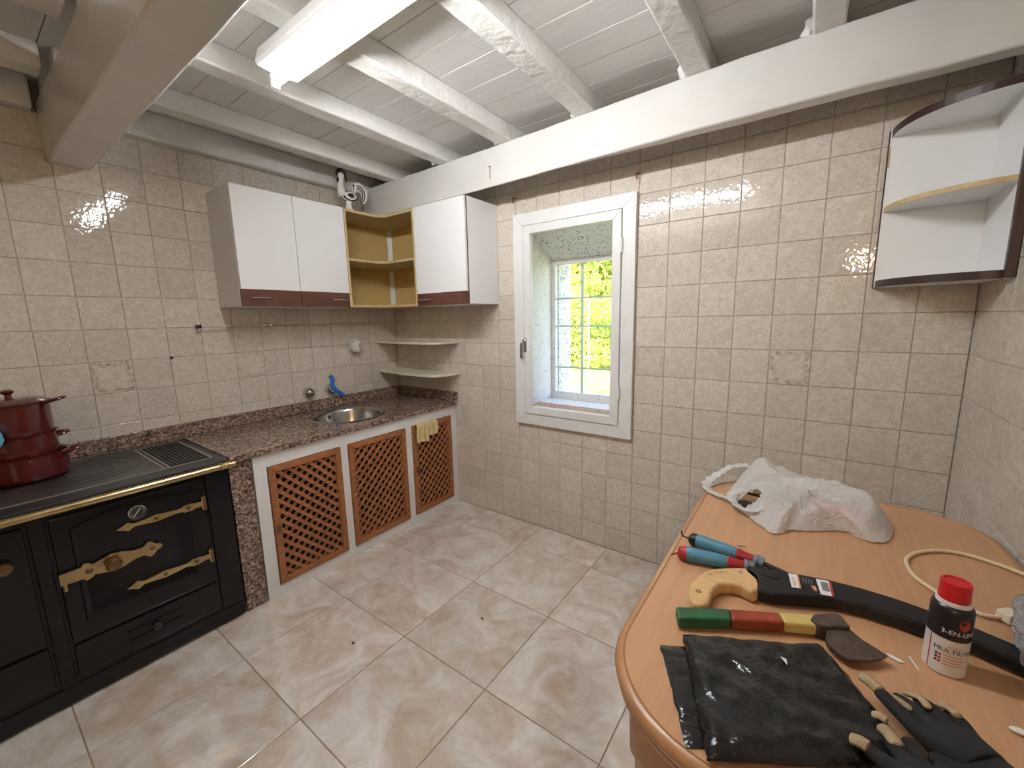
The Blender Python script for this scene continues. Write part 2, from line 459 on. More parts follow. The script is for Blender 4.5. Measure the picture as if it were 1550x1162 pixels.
# wall_back with the window opening (0.55 thick)
mb = MB()
g = 0.0032
mb.box(-0.3, OX0, g, 0.5, -0.08, 2.6); mb.box(OX1, W + 0.3, g, 0.5, -0.08, 2.6)
mb.box(OX0, OX1, g, 0.5, -0.08, OZ0); mb.box(OX0, OX1, g, 0.5, OZ1, 2.6)
wall_back = structure(mb.build('wall_back', m_grout))
wall_left = structure(boxo('wall_left', m_grout, None, -0.3, -g, YS - 0.3, 0.0, -0.08, 2.6))
wall_right = structure(boxo('wall_right', m_grout, None, W + g, W + 0.3, YS - 0.3, 0.0, -0.08, 2.6))
wall_front = structure(boxo('wall_front', m_plaster, None, -0.3, W + 0.3, YS - 0.3, YS, -0.08, 2.6))
ceiling = structure(boxo('ceiling', m_plaster, None, -0.3, W + 0.3, YS - 0.3, 0.5, ZC + 0.02, ZC + 0.35))

_tc = {}
def tile_mesh(w, h, material, th=0.0065, ch=0.002, flat=False):
    k = (round(w, 3), round(h, 3), material.name, flat)
    if k in _tc: return _tc[k]
    a, b = w / 2, h / 2
    rings = []
    for ins, d in ((0, th), (0, ch), (ch * 0.4, ch * 0.3), (ch, 0)):
        pts = [(-a + ins, -b + ins), (a - ins, -b + ins), (a - ins, b - ins), (-a + ins, b - ins)]
        rings.append([(x, y, -d) for x, y in pts] if flat else [(x, d, y) for x, y in pts])
    q = MB().loft(rings)
    me = q.mesh('tile'); me.materials.append(material)
    for p in me.polygons: p.use_smooth = False
    _tc[k] = me
    return me

def put_tile(parent, w, h, loc, rz, material, flat=False, tilt=0.0022):
    o = bpy.data.objects.new('tile', tile_mesh(w, h, material, flat=flat, th=0.008 if flat else 0.0065, ch=0.0012 if flat else 0.002))
    COL.objects.link(o); o.parent = parent
    o.location = loc
    u = lambda: random.uniform(-tilt, tilt)
    o.rotation_euler = (u(), 0, rz + u()) if not flat else (u() * .3, u() * .3, 0)

GAP = 0.0022
def clip(a, b, lo, hi): return max(a, lo), min(b, hi)
def mat_for(wall, i, j):
    return SPECIAL.get((wall, i, j), m_tile)
SPECIAL = {('b', 12, 7): m_tile_st, ('b', 8, 7): m_tile_st2, ('b', 6, 1): m_tile_st2, ('b', 3, 7): m_tile_st2, ('b', -2, 7): m_tile_st2,
           ('l', 1, 7): m_tile_st, ('l', 5, 7): m_tile_st2, ('l', 9, 7): m_tile_st2, ('l', 2, 13): m_tile_st2}
# back wall tiles
for i in range(-5, 16):
    x0, x1 = clip(C0 + i * T, C0 + (i + 1) * T, 0, W)
    for j in range(0, 15):
        z0, z1 = clip(R0 + j * T, R0 + (j + 1) * T, 0, 2.3)
        if x1 - 0.02 < 0.61 and z1 < 0.75: continue
        if x1 > OX0 + 0.02 and x0 < OX1 - 0.02:
            if j in range(5, 13): continue
            if j == 4: z1 = 0.70
        if x1 - x0 < 0.012: continue
        put_tile(wall_back, x1 - x0 - GAP, z1 - z0 - GAP, ((x0 + x1) / 2, 0, (z0 + z1) / 2), 0, mat_for('b', i, j))
# left wall tiles (columns from A at y=-1.893)
for i in range(-5, 13):
    y0, y1 = clip(-1.893 + i * T, -1.893 + (i + 1) * T, -9, 0)
    for j in range(5, 15):
        z0, z1 = R0 - 0.004 + j * T, R0 - 0.004 + (j + 1) * T
        put_tile(wall_left, y1 - y0 - GAP, z1 - z0 - GAP, (0, (y0 + y1) / 2, (z0 + z1) / 2), math.pi / 2, mat_for('l', i, j))
# right wall tiles
for i in range(0, 13):
    y1 = -0.02 - (i - 1) * T - 0.15 if i else 0.0
    y0 = -0.02 - i * T - 0.15
    for j in range(3, 15):
        z0, z1 = R0 + j * T, R0 + (j + 1) * T
        put_tile(wall_right, y1 - y0 - GAP, z1 - z0 - GAP, (W, (y0 + y1) / 2, (z0 + z1) / 2), -math.pi / 2, m_tile)
# floor tiles 0.45
for i in range(0, 7):
    x0, x1 = clip(0.45 * i, 0.45 * (i + 1), 0, W)
    for j in range(-6, 4):
        y0, y1 = clip(-0.2314 - 0.45 * (3 - j), -0.2314 - 0.45 * (2 - j), YS, 0)
        if y1 - y0 < 0.02: continue
        put_tile(floor, x1 - x0 - 0.0036, y1 - y0 - 0.0036, ((x0 + x1) / 2, (y0 + y1) / 2, 0), 0, m_ftile, flat=True)

# ceiling planks
k = 0
y = 0.0
edges = [0.0]
yy = -0.165
while yy > YS: edges.append(yy); yy -= 0.1465
edges.append(YS)
for a, b_ in zip(edges[:-1], edges[1:]):
    dz = random.uniform(-0.0015, 0.0015)
    boxo('plank', m_board, ceiling, 0, W, b_ + 0.0014, a - 0.0014, ZC + dz, ZC + 0.02, bevel=0.0015)

def wobble_bar(name, m, parent, x0, x1, y0, y1, z0, z1, axis, amp, seed, nseg=24, taper=None):
    """rough hewn bar: long axis 'x' or 'y', section corners wander"""
    rings = []
    rnd = random.Random(seed)
    nse = [Vector((rnd.uniform(0, 99), rnd.uniform(0, 99), rnd.uniform(0, 99))) for _ in range(4)]
    for s in range(nseg + 1):
        t = s / nseg
        L = (x0 + (x1 - x0) * t) if axis == 'x' else (y0 + (y1 - y0) * t)
        ring = []
        if axis == 'y': cs = [(x0, z0), (x1, z0), (x1, z1), (x0, z1)]
        else: cs = [(y0, z0), (y1, z0), (y1, z1), (y0, z1)]
        for q, (a, zz) in enumerate(cs):
            na = noise.noise(nse[q] + Vector((L * 3.1, 0, 0))) + 0.5 * noise.noise(nse[q] + Vector((L * 11, 4, 0)))
            nz = noise.noise(nse[q] + Vector((L * 2.7, 9, 0))) + 0.5 * noise.noise(nse[q] + Vector((L * 9, 14, 0)))
            a2 = a + na * amp; z2 = zz + nz * amp * 0.8 * (1 if zz == z0 else 0)
            ring.append((a2, L, z2) if axis == 'y' else (L, a2, z2))
        rings.append(ring)
    return MB().loft(rings).build(name, m, parent, smooth=True, bevel=0.008, seg=2, angle=50)

JX = [0.29, 0.775, 1.235, 1.71, 2.195, 2.60, 3.0]
for n_, x in enumerate(JX):
    wobble_bar('joist', m_joist, ceiling, x, x + 0.09, -1.742, -0.03, ZJ, ZC + 0.003, 'y', 0.006, 20 + n_)
    wobble_bar('joist', m_joist, ceiling, x - 0.012, x + 0.085, YS + 0.02, -1.775, ZJ - 0.004, ZC + 0.003, 'y', 0.006, 40 + n_)
wobble_bar('joist', m_joist, ceiling, 0.004, 0.065, -1.742, -0.02, 2.222, ZC + 0.003, 'y', 0.003, 60)
wobble_bar('joist', m_joist, ceiling, 0.004, 0.065, YS + 0.02, -1.775, 2.222, ZC + 0.003, 'y', 0.003, 61)
# mortar lumps where joists bear on the beam
for n_, x in enumerate(JX[1:6]):
    q = MB().ball((x - 0.012, -0.245, ZJ + 0.035), 0.026, 14, 10, (0.7, 0.9, 1.2))
    q.v = [tuple(Vector(v) + 0.016 * noise.noise_vector(Vector(v) * 45)) for v in q.v]
    o = q.build('mortar_lump', m_joist, ceiling, smooth=True)

# the two carrying beams
def beam_back():
    xs = [0.005, 0.3, 0.7, 1.04, 1.3, 1.6, 2.0, 2.4, 2.75, 3.08, W - 0.004]
    fy = [-0.228, -0.230, -0.232, -0.235, -0.242, -0.252, -0.272, -0.285, -0.277, -0.266, -0.264]
    ry = [-0.175, -0.18, -0.185, -0.19, -0.195, -0.205, -0.213, -0.214, -0.210, -0.197, -0.19]
    rz = [0.018, 0.018, 0.018, 0.018, 0.016, 0.014, 0.006, 0.0, 0.0, 0.0, 0.0]
    pts = []
    rings = []
    for k in range(len(xs) - 1):
        for s in range(4):
            t = s / 4
            L = lambda A: A[k] + (A[k + 1] - A[k]) * t
            pts.append((L(xs), L(fy), L(ry), L(rz)))
    pts.append((xs[-1], fy[-1], ry[-1], rz[-1]))
    for x, f, r, dz in pts:
        n1 = 0.003 * noise.noise(Vector((x * 7, 0, 0))); n2 = 0.003 * noise.noise(Vector((x * 6, 5, 0)))
        zt = ZJ + 0.004 + 0.003 * noise.noise(Vector((x * 9, 8, 0)))
        rings.append([(x, f + n1, 2.06 + n2), (x, r, 2.06 + dz + n2), (x, r + 0.01, zt), (x, f + 0.012, zt)])
    o = MB().loft(rings).build('ceiling_beam', m_paint, None, smooth=True, bevel=0.006, angle=50)
    tag(o, 'long white painted ceiling beam running above the window wall', 'beam')
beam_back()
o = wobble_bar('ceiling_beam', m_paint, None, 0.003, W - 0.004, -1.757, -1.625, 2.034, ZJ + 0.003, 'x', 0.004, 91)
tag(o, 'thick white painted ceiling beam crossing above the stove, top left', 'beam')

# ------------------------------------------------------------------ window
win = structure(bpy.data.objects.new('window_1', None)); COL.objects.link(win); win.location = (1.55, 0, 0.69); PLOC['window_1'] = Vector((1.55, 0, 0.69))
def frame4(names, m, parent, x0, x1, z0, z1, wd, y0, y1, bevel=0.003):
    """four mitred boards"""
    a = [(x0, z0), (x1, z0), (x1, z1), (x0, z1)]; b = [(x0 + wd, z0 + wd), (x1 - wd, z0 + wd), (x1 - wd, z1 - wd), (x0 + wd, z1 - wd)]
    out = []
    for k in range(4):
        j = (k + 1) % 4
        out.append(MB().prism([a[k], a[j], b[j], b[k]], y0, y1, 'y').build(names, m, parent, bevel=bevel))
    return out
frame4('casing_board', m_winpaint, win, 1.178, 1.930, 0.685, 1.952, 0.070, -0.026, 0.0)
frame4('frame_rebate', m_winpaint, win, 1.2405, 1.866, 0.748, 1.888, 0.02, -0.012, 0.06)
sash = bpy.data.objects.new('sash', None); link(sash, win)
for o in frame4('sash_rail', m_winpaint, sash, 1.254, 1.857, 0.756, 1.879, 0.048, -0.034, 0.002, bevel=0.004):
    pass
MB().box(1.300, 1.811, -0.018, -0.014, 0.802, 1.833).build('pane', m_glass, sash)
# handle
h = MB()
h.tube(catmull([(1.262, -0.034, 1.212), (1.262, -0.062, 1.208), (1.258, -0.07, 1.18), (1.256, -0.07, 1.13), (1.256, -0.066, 1.106)], 5), [0.009] * 21, 10)
h.box(1.252, 1.272, -0.038, -0.032, 1.14, 1.225)
h.build('handle', m_chrome, sash, smooth=True)
for z in (1.703, 0.945):
    h = MB(); h.cyl((1.862, -0.036, z - 0.036), (1.862, -0.036, z + 0.036), 0.006, 10); h.cyl((1.862, -0.036, z - 0.001), (1.862, -0.036, z + 0.001), 0.0075, 10)
    h.build('hinge', m_winpaint, win, smooth=True)
# splayed soffit and right reveal, left reveal lining, sill
DY = 0.40
MB().prism([(0.03, 1.90), (DY, 1.725), (DY, 1.92), (0.03, 1.92)], OX0 - 0.001, OX1 + 0.001, 'x').build('soffit', m_reveal_top, win)
MB().loft([[(1.84, 0.03, OZ0), (1.70, DY, OZ0), (1.89, DY, OZ0), (1.89, 0.03, OZ0)], [(1.84, 0.03, 1.91), (1.70, DY, 1.91), (1.89, DY, 1.91), (1.89, 0.03, 1.91)]]).build('reveal', m_reveal, win)
MB().loft([[(1.18, 0.03, OZ0), (1.18, DY, OZ0), (1.200, DY, OZ0), (1.232, 0.03, OZ0)], [(1.18, 0.03, 1.91), (1.18, DY, 1.91), (1.200, DY, 1.91), (1.232, 0.03, 1.91)]]).build('reveal', m_reveal, win)
MB().box(1.21, 1.84, 0.012, 0.20, OZ0 - 0.01, 0.783).build('window_sill', m_sill, win, bevel=0.004)
MB().box(1.20, 1.84, 0.20, DY, OZ0 - 0.01, 0.778).build('window_sill', m_reveal, win, bevel=0.003)
# outer iron window: frame, mullion and bars
frame4('outer_frame', m_reveal, win, 1.198, 1.705, 0.775, 1.728, 0.030, DY - 0.01, DY + 0.03, bevel=0.002)
MB().box(1.228, 1.675, DY - 0.004, DY + 0.03, 0.800, 0.828).build('outer_frame', m_reveal, win)
MB().box(1.420, 1.436, DY, DY + 0.016, 0.80, 1.71).build('bar', m_barpaint, win)
for z in (1.472, 1.285, 1.001):
    MB().box(1.225, 1.68, DY + 0.002, DY + 0.014, z - 0.006, z + 0.006).build('bar', m_barpaint, win)
# outside stone jambs beyond the bars
MB().box(1.02, 1.232, 0.435, 0.61, 0.3, 2.2).build('stone_jamb', m_jamb, win)
MB().box(1.72, 1.90, 0.435, 0.61, 0.3, 2.2).build('stone_jamb', m_jamb, win)
MB().box(1.02, 1.90, 0.435, 0.61, 1.76, 2.3).build('stone_lintel', m_jamb, win)
MB().box(1.02, 1.90, 0.435, 0.61, 0.5, 0.775).build('stone_sill', m_jamb, win)

# ------------------------------------------------------------------ outdoors
gnd = structure(MB().box(-30, 30, 0.5, 40, -0.25, -0.05).build('ground', m_grass))
def tree(name, x, y, h, r, m, label, n=5200, seed=1, leaf=0.085):
    rnd = random.Random(seed)
    t = thing(name, (x, y, -0.05), label, 'tree', 'trees beyond the window')
    tr = MB(); tr.tube(catmull([(x, y, -0.06), (x + .1, y, h * .3), (x - .05, y + .1, h * .6), (x + .1, y, h * .85)], 4), [0.16, .15, .14, .13, .12, .11, .10, .09, .08, .06, .05, .04, .03], 8)
    for k in range(5):
        a = rnd.uniform(0, 6.28); zz = h * rnd.uniform(.3, .6)
        tr.tube([(x, y, zz), (x + math.cos(a) * r * .4, y + math.sin(a) * r * .4, zz + h * .15), (x + math.cos(a) * r * .75, y + math.sin(a) * r * .75, zz + h * .25)], [0.06, .04, .02], 6)
    tr.build('trunk', m_bark, t, smooth=True)
    f = MB(); vs = []; fs = []
    blobs = [(rnd.uniform(-r, r) * .75, rnd.uniform(-r, r) * .6, rnd.uniform(.12, 1.0) * h, rnd.uniform(.35, .6) * r) for _ in range(44)]
    for k in range(n):
        bx, by, bz, br = rnd.choice(blobs)
        d = Vector((rnd.gauss(0, 1), rnd.gauss(0, 1), rnd.gauss(0, 1))).normalized() * br * rnd.uniform(.55, 1.0)
        p = Vector((x + bx, y + by, bz)) + d
        if p.z < 0.05: continue
        s = leaf * rnd.uniform(.6, 1.3)
        n1 = Vector((rnd.uniform(-1, 1), rnd.uniform(-1, 1), rnd.uniform(-1, 1))).normalized()
        n2 = n1.orthogonal().normalized()
        b = len(vs)
        vs += [p - n1 * s, p + n2 * s * .45, p + n1 * s, p - n2 * s * .45]
        fs.append((b, b + 1, b + 2, b + 3))
    f.add(vs, fs)
    me = bpy.data.meshes.new('foliage'); me.from_pydata([tuple(v) for v in f.v], [], f.f); me.materials.append(m)
    o = bpy.data.objects.new('foliage', me); link(o, t)
tree('leafy_tree', -3.3, 11.2, 6.0, 1.9, m_leaf, 'bright yellow-green tree directly behind the barred window', seed=3, n=22000)
tree('leafy_tree', -6.0, 17.0, 9.0, 2.4, m_leaf2, 'darker green tree rising behind the yellow-green one outside', seed=5, n=18000, leaf=.14)
# hedge at the foot
rnd = random.Random(4)
vs = []; fs = []
for k in range(22000):
    p = Vector((rnd.uniform(-9, 4), 8.2 + rnd.uniform(-.3, .3), 0)); p.z = rnd.uniform(0, 1.9 + 0.3 * noise.noise(Vector((p.x * 1.3, 0, 0))))
    s = rnd.uniform(.04, .09); n1 = Vector((rnd.uniform(-1, 1), rnd.uniform(-1, 1), rnd.uniform(-1, 1))).normalized(); n2 = n1.orthogonal().normalized()
    b = len(vs); vs += [tuple(p - n1 * s), tuple(p + n2 * s * .5), tuple(p + n1 * s), tuple(p - n2 * s * .5)]; fs.append((b, b + 1, b + 2, b + 3))
me = bpy.data.meshes.new('hedge'); me.from_pydata(vs, [], fs); me.materials.append(m_leaf)
o = bpy.data.objects.new('hedge', me); COL.objects.link(o); tag(o, 'low sunlit hedge along the lawn behind the window bars', 'hedge')
o = MB().prism(rrect(-1.93, -1.89, 7.55, 7.59, .01, 3), -0.06, 1.75, 'z').build('fence_post', m_post); tag(o, 'pale upright post in front of the hedge outside', 'post')

# ------------------------------------------------------------------ fluorescent lamp
LY, LZ, LX0, LX1 = -1.300, 2.188, 1.055, 2.275
lamp = thing('fluorescent_lamp', (1.66, LY, ZJ), 'white fluorescent batten lamp with one lit tube under the ceiling joists', 'lamp')
q = MB()
q.loft([[(x, LY - 0.060, ZJ), (x, LY + 0.060, ZJ), (x, LY + 0.074, ZJ - 0.045), (x, LY + 0.070, ZJ - 0.056), (x, LY + 0.022, ZJ - 0.060), (x, LY - 0.022, ZJ - 0.060), (x, LY - 0.070, ZJ - 0.056), (x, LY - 0.074, ZJ - 0.045)] for x in (LX0 + 0.03, LX1 - 0.03)])
q.build('housing', m_white, lamp, bevel=0.004)
for x, s in ((LX0, 1), (LX1, -1)):
    MB().box(min(x, x + s * 0.014), max(x, x + s * 0.014), LY - 0.014, LY + 0.014, LZ - 0.018, ZJ - 0.050).box(min(x + s * .012, x + s * .05), max(x + s * .012, x + s * .05), LY - .02, LY + .02, ZJ - .062, ZJ - .03).build('tube_holder', m_white, lamp, bevel=0.003)
MB().cyl((LX0 + 0.014, LY, LZ), (LX1 - 0.014, LY, LZ), 0.0135, 14).build('tube', m_tube, lamp, smooth=True)

# small warm wall lamp behind the camera (its glint shows on the tiles)
wl = thing('wall_lamp', (W, -3.35, 1.80), 'small warm wall lamp on the right wall behind the viewpoint', 'lamp')
q = MB(); q.lathe([(0.05, 0), (0.05, 0.012), (0.02, 0.02)], (W, -3.35, 1.80), 20, Matrix.Rotation(-math.pi / 2, 3, 'Y')); q.build('base', m_brass, wl, smooth=True)
q = MB(); q.tube(catmull([(W - .015, -3.35, 1.80), (W - .06, -3.35, 1.775), (W - .10, -3.35, 1.785)], 5), 0.008, 8); q.cyl((W - .10, -3.35, 1.775), (W - .10, -3.35, 1.80), .016); q.build('arm', m_brass, wl, smooth=True)
MB().ball((W - .10, -3.35, 1.835), 0.03, 16, 10, (1, 1, 1.25)).build('bulb', m_bulb, wl, smooth=True)

# ------------------------------------------------------------------ counter: base, doors, worktop, sink
FX = 0.620
base = thing('counter_base', (0.3, -0.68, 0), 'whitewashed counter base with three lattice doors below the sink', 'counter')
DOORS = [(-1.299, -0.923, 'bs'), (-0.875, -0.473, 'fs'), (-0.418, -0.062, 'fs')]
DZ0, DZ1 = 0.057, 0.667
q = MB()
q.box(FX - 0.06, FX, -1.358, -0.003, DZ1 + 0.003, 0.736)
q.box(FX - 0.06, FX, -1.358, -0.003, 0.001, DZ0 - 0.003)
ys = [-1.358] + [v for d in DOORS for v in d[:2]] + [-0.003]
for k in range(0, len(ys), 2):
    q.box(FX - 0.06, FX, ys[k] if k == 0 else ys[k] + 0.003, ys[k + 1] - 0.003 if k + 1 < len(ys) - 1 else ys[k + 1], DZ0 - 0.003, DZ1 + 0.003)
q.build('plastered_front', m_basewhite, base)
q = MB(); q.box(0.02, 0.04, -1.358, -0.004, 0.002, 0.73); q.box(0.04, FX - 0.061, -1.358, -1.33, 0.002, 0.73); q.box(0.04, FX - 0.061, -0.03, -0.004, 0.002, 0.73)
q.box(0.04, FX - 0.061, -1.33, -0.03, 0.002, 0.008)  # dark floor panel added so the lattice holes read as deep shade
q.build('shade_lining', m_void, base)
def clip_poly(poly, x0, x1, y0, y1):
    for ax, v, s in ((0, x0, 1), (0, x1, -1), (1, y0, 1), (1, y1, -1)):
        out = []
        for k in range(len(poly)):
            a, b = poly[k - 1], poly[k]
            ia = s * (a[ax] - v) >= 0; ib = s * (b[ax] - v) >= 0
            if ia != ib:
                t = (v - a[ax]) / (b[ax] - a[ax]); out.append((a[0] + (b[0] - a[0]) * t, a[1] + (b[1] - a[1]) * t))
            if ib: out.append(b)
        poly = out
        if not poly: return poly
    return poly
for n_, (y0, y1, kind) in enumerate(DOORS):
    dl = bpy.data.objects.new('door', None); link(dl, base)
    wd = 0.032
    a = [(y0, DZ0), (y1, DZ0), (y1, DZ1), (y0, DZ1)]; b = [(y0 + wd, DZ0 + wd), (y1 - wd, DZ0 + wd), (y1 - wd, DZ1 - wd), (y0 + wd, DZ1 - wd)]
    for k in range(4):
        j = (k + 1) % 4
        MB().prism([a[k], a[j], b[j], b[k]], FX - 0.022, FX + 0.010, 'x').build('frame_rail', m_latt, dl, bevel=0.004)
    iy0, iy1, iz0, iz1 = y0 + wd - .004, y1 - wd + .004, DZ0 + wd - .004, DZ1 - wd + .004
    pitch = 0.0520; hw = 0.0086
    for layer in (0, 1):
        sgn = (1 if kind == 'bs' else -1) * (1 if layer == 0 else -1)   # front layer runs down-right for 'bs'
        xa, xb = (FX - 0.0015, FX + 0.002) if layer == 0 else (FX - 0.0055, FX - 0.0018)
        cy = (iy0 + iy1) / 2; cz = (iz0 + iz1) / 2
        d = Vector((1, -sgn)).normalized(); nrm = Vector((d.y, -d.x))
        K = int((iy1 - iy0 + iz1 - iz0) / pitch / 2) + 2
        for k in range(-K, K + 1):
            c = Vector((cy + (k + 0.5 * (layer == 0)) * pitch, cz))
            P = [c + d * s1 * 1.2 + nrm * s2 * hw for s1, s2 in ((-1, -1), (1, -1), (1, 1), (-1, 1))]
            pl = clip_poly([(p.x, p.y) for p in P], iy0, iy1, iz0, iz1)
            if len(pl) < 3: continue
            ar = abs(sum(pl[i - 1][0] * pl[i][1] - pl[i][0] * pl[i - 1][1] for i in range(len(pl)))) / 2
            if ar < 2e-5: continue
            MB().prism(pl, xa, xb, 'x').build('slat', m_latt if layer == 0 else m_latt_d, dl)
    ky, kz, km, kr = [(-1.284, .361, m_knob, .014), (-.861, .371, m_dullmetal, .007), (-.399, .363, m_knob, .014)][n_]
    MB().lathe([(kr * .5, 0), (kr * .5, kr * .5), (kr, kr * .8), (kr * .95, kr * 1.2), (kr * .4, kr * 1.5)], (FX + .010, ky, kz), 14, Matrix.Rotation(math.pi / 2, 3, 'Y')).build('knob', km, dl, smooth=True)

# yellow cloth over the right door
def hang(name, y0, y1, ztop, zbot, m, seed, par=None, x=FX + 0.017, ph=0):
    rings = []
    n = 14
    vs = []; fs = []
    prof = [(-0.026, -0.012), (-0.014, 0.003), (0.0, 0.004)]
    L = ztop - zbot
    rows = [(FX - 0.024, ztop - 0.10), (FX - 0.025, ztop - 0.02), (FX - 0.018, ztop + 0.004), (FX + 0.010, ztop + 0.006), (x, ztop - 0.005)] + [(x, ztop - L * (k + 1) / 8) for k in range(8)]
    for r_, (xx, zz) in enumerate(rows):
        for k in range(n + 1):
            t = k / n
            yy = y0 + (y1 - y0) * t
            w = 0.006 * max(0, (r_ - 4)) / 8 * math.sin(t * 14 + ph)
            vs.append((xx + w + (0.004 if r_ > 4 else 0), yy + 0.004 * math.sin(zz * 40 + ph), zz + (0.006 * math.sin(t * 5 + ph) if r_ == len(rows) - 1 else 0)))
    for r_ in range(len(rows) - 1):
        for k in range(n): fs.append((r_ * (n + 1) + k, r_ * (n + 1) + k + 1, (r_ + 1) * (n + 1) + k + 1, (r_ + 1) * (n + 1) + k))
    o = MB().add(vs, fs).build(name, m, par, smooth=True, angle=80)
    s = o.modifiers.new('th', 'SOLIDIFY'); s.thickness = 0.003; s.offset = 0
    return o
ycl = thing('dish_cloth', (FX, -.3, .57), 'pale yellow dish cloth hung over the right lattice door', 'cloth')
hang('panel', -0.392, -0.292, 0.669, 0.545, m_cloth_y, 1, ycl)
hang('panel', -0.298, -0.205, 0.669, 0.578, m_cloth_y, 2, ycl, x=FX + 0.0165, ph=2)

# granite worktop with round cut-out
SXC, SYC, SR = 0.335, -0.680, 0.222
wt = thing('granite_worktop', (0.32, -0.7, 0.737), 'brown speckled granite worktop with upstand along the tiled walls', 'worktop')
def worktop():
    q = MB(); z0, z1 = 0.737, 0.7635
    xf = 0.636
    n = 64
    bx0, bx1, by0, by1 = 0.004, xf, SYC - 0.29, SYC + 0.29
    def sq(a):
        c, s = math.cos(a), math.sin(a)
        t = 1e9
        if c > 1e-6: t = min(t, (bx1 - SXC) / c)
        if c < -1e-6: t = min(t, (bx0 - SXC) / c)
        if s > 1e-6: t = min(t, (by1 - SYC) / s)
        if s < -1e-6: t = min(t, (by0 - SYC) / s)
        return (SXC + c * t, SYC + s * t)
    angs = [2 * math.pi * k / n for k in range(n)] + [math.atan2(by - SYC, bx - SXC) % (2 * math.pi) for bx in (bx0, bx1) for by in (by0, by1)]
    angs = sorted(set(angs))
    inn = [(SXC + (SR - .012) * math.cos(a), SYC + (SR - .012) * math.sin(a)) for a in angs]
    out = [sq(a) for a in angs]
    rough = lambda x, y, z: (x + (0.004 * noise.noise(Vector((y * 60, z * 200, 0))) if x > xf - 1e-4 else 0), y, z)
    rings = [[(*p, z0) for p in inn], [rough(*p, z0) for p in out], [rough(*p, z1) for p in out], [(*p, z1) for p in inn], [(*p, z0) for p in inn]]
    q.loft(rings, False, False)
    for ya, yb in ((-1.452, by0), (by1, -0.004)):
        m_ = 24
        R = []
        for k in range(m_ + 1):
            yy = ya + (yb - ya) * k / m_
            R.append([(0.004, yy, z0), rough(xf, yy, z0), rough(xf, yy, z1), (0.004, yy, z1)])
        q.loft(R)
    q.build('slab', m_granite, wt)
worktop()
MB().box(0.002, 0.022, -2.62, -0.024, 0.7645, 0.832).build('upstand', m_granite, wt, bevel=0.002)
MB().box(0.002, 0.648, -0.022, -0.002, 0.7645, 0.832).build('upstand', m_granite, wt, bevel=0.002)
MB().box(0.002, 0.055, -2.62, -1.455, 0.70, 0.7635).build('slab', m_granite, wt)
q = MB().box(0.56, 0.6125, -1.4525, -1.3605, 0.001, 0.7365); q.build('end_panel', m_granite, wt, bevel=0.003)

# sink
sk = thing('round_sink', (SXC, SYC, 0.7635), 'round stainless steel sink set into the granite worktop', 'sink')
MB().lathe([(SR - .022, .0012), (SR - .012, .005), (SR - .004, .004), (SR + .006, .0005), (SR + .003, .0002), (SR - .02, .0002)], (SXC, SYC, .7635), 64, cap=False).build('rim', m_steel, sk, smooth=True)
pr = [(SR - .022, .0012), (SR - .028, -.004), (SR - .032, -.02), (SR - .04, -.10), (SR - .055, -.135), (SR - .085, -.15), (.045, -.156), (.04, -.158)]
MB().lathe(pr + [(.038, -.162)] + [(r + .001, z - .0015) for r, z in reversed(pr)], (SXC, SYC, .7635), 64, cap=False).build('bowl', m_steel, sk, smooth=True)
MB().lathe([(.043, -.156), (.040, -.154), (.03, -.158), (.005, -.160)], (SXC, SYC, .7635), 24).build('drain', m_dullmetal, sk, smooth=True)
q = MB().lathe([(.013, 0), (.013, .003), (.009, .004)], (0.148, -0.70, .7635 - .035), 16, Matrix.Rotation(math.pi / 2, 3, 'Y')); q.build('overflow', m_ink, sk, smooth=True)

# tap stubs
for y, lab in ((-0.749, 'chrome tap stub on the tiles, left of the pair above the sink'), (-0.594, 'chrome tap stub on the tiles with a blue strip tied to it')):
    q = MB(); M_ = Matrix.Rotation(math.pi / 2, 3, 'Y')
    q.lathe([(.036, 0), (.036, .004), (.034, .014), (.033, .022), (.030, .032), (.024, .042), (.014, .049), (.003, .051)], (0.001, y, .889), 24, M_)
    t = thing('tap_stub', (0.001, y, .889), lab, 'tap')
    o = q.build('valve_cap', m_chrome, t, smooth=True)
q = MB(); q.tube(catmull([(.058, -.618, .990), (.060, -.600, .955), (.064, -.612, .925), (.066, -.594, .890), (.058, -.560, .862), (.046, -.522, .838)], 6), [.015] * 31, 8, flat=.3, up=(1, 0, 0))
q.v = [tuple(Vector(v) + .004 * noise.noise_vector(Vector(v) * 60)) for v in q.v]
o = q.build('blue_strip', m_bluepl, None, smooth=True); tag(o, 'crumpled blue plastic strip tied round the right tap stub', 'strip')

# towel rail
t = thing('towel_rail', (0.0, -1.13, 1.337), 'thin clear towel rail on the tiles below the wall cabinet', 'rail')
m_clear = mat('frosted_rod', (0.62, 0.55, 0.46), 0.2)
MB().cyl((.045, -1.305, 1.337), (.045, -.965, 1.337), .0055, 10).build('rod', m_clear, t, smooth=True)
for y, m in ((-1.311, m_darkiron), (-.955, m_chrome)):
    MB().box(.0005, .055, y - .007, y + .007, 1.328, 1.346).build('bracket', m, t, bevel=.003)
MB().box(.038, .054, -1.012, -.985, 1.330, 1.345).build('clip', m_chrome, t, bevel=.003)

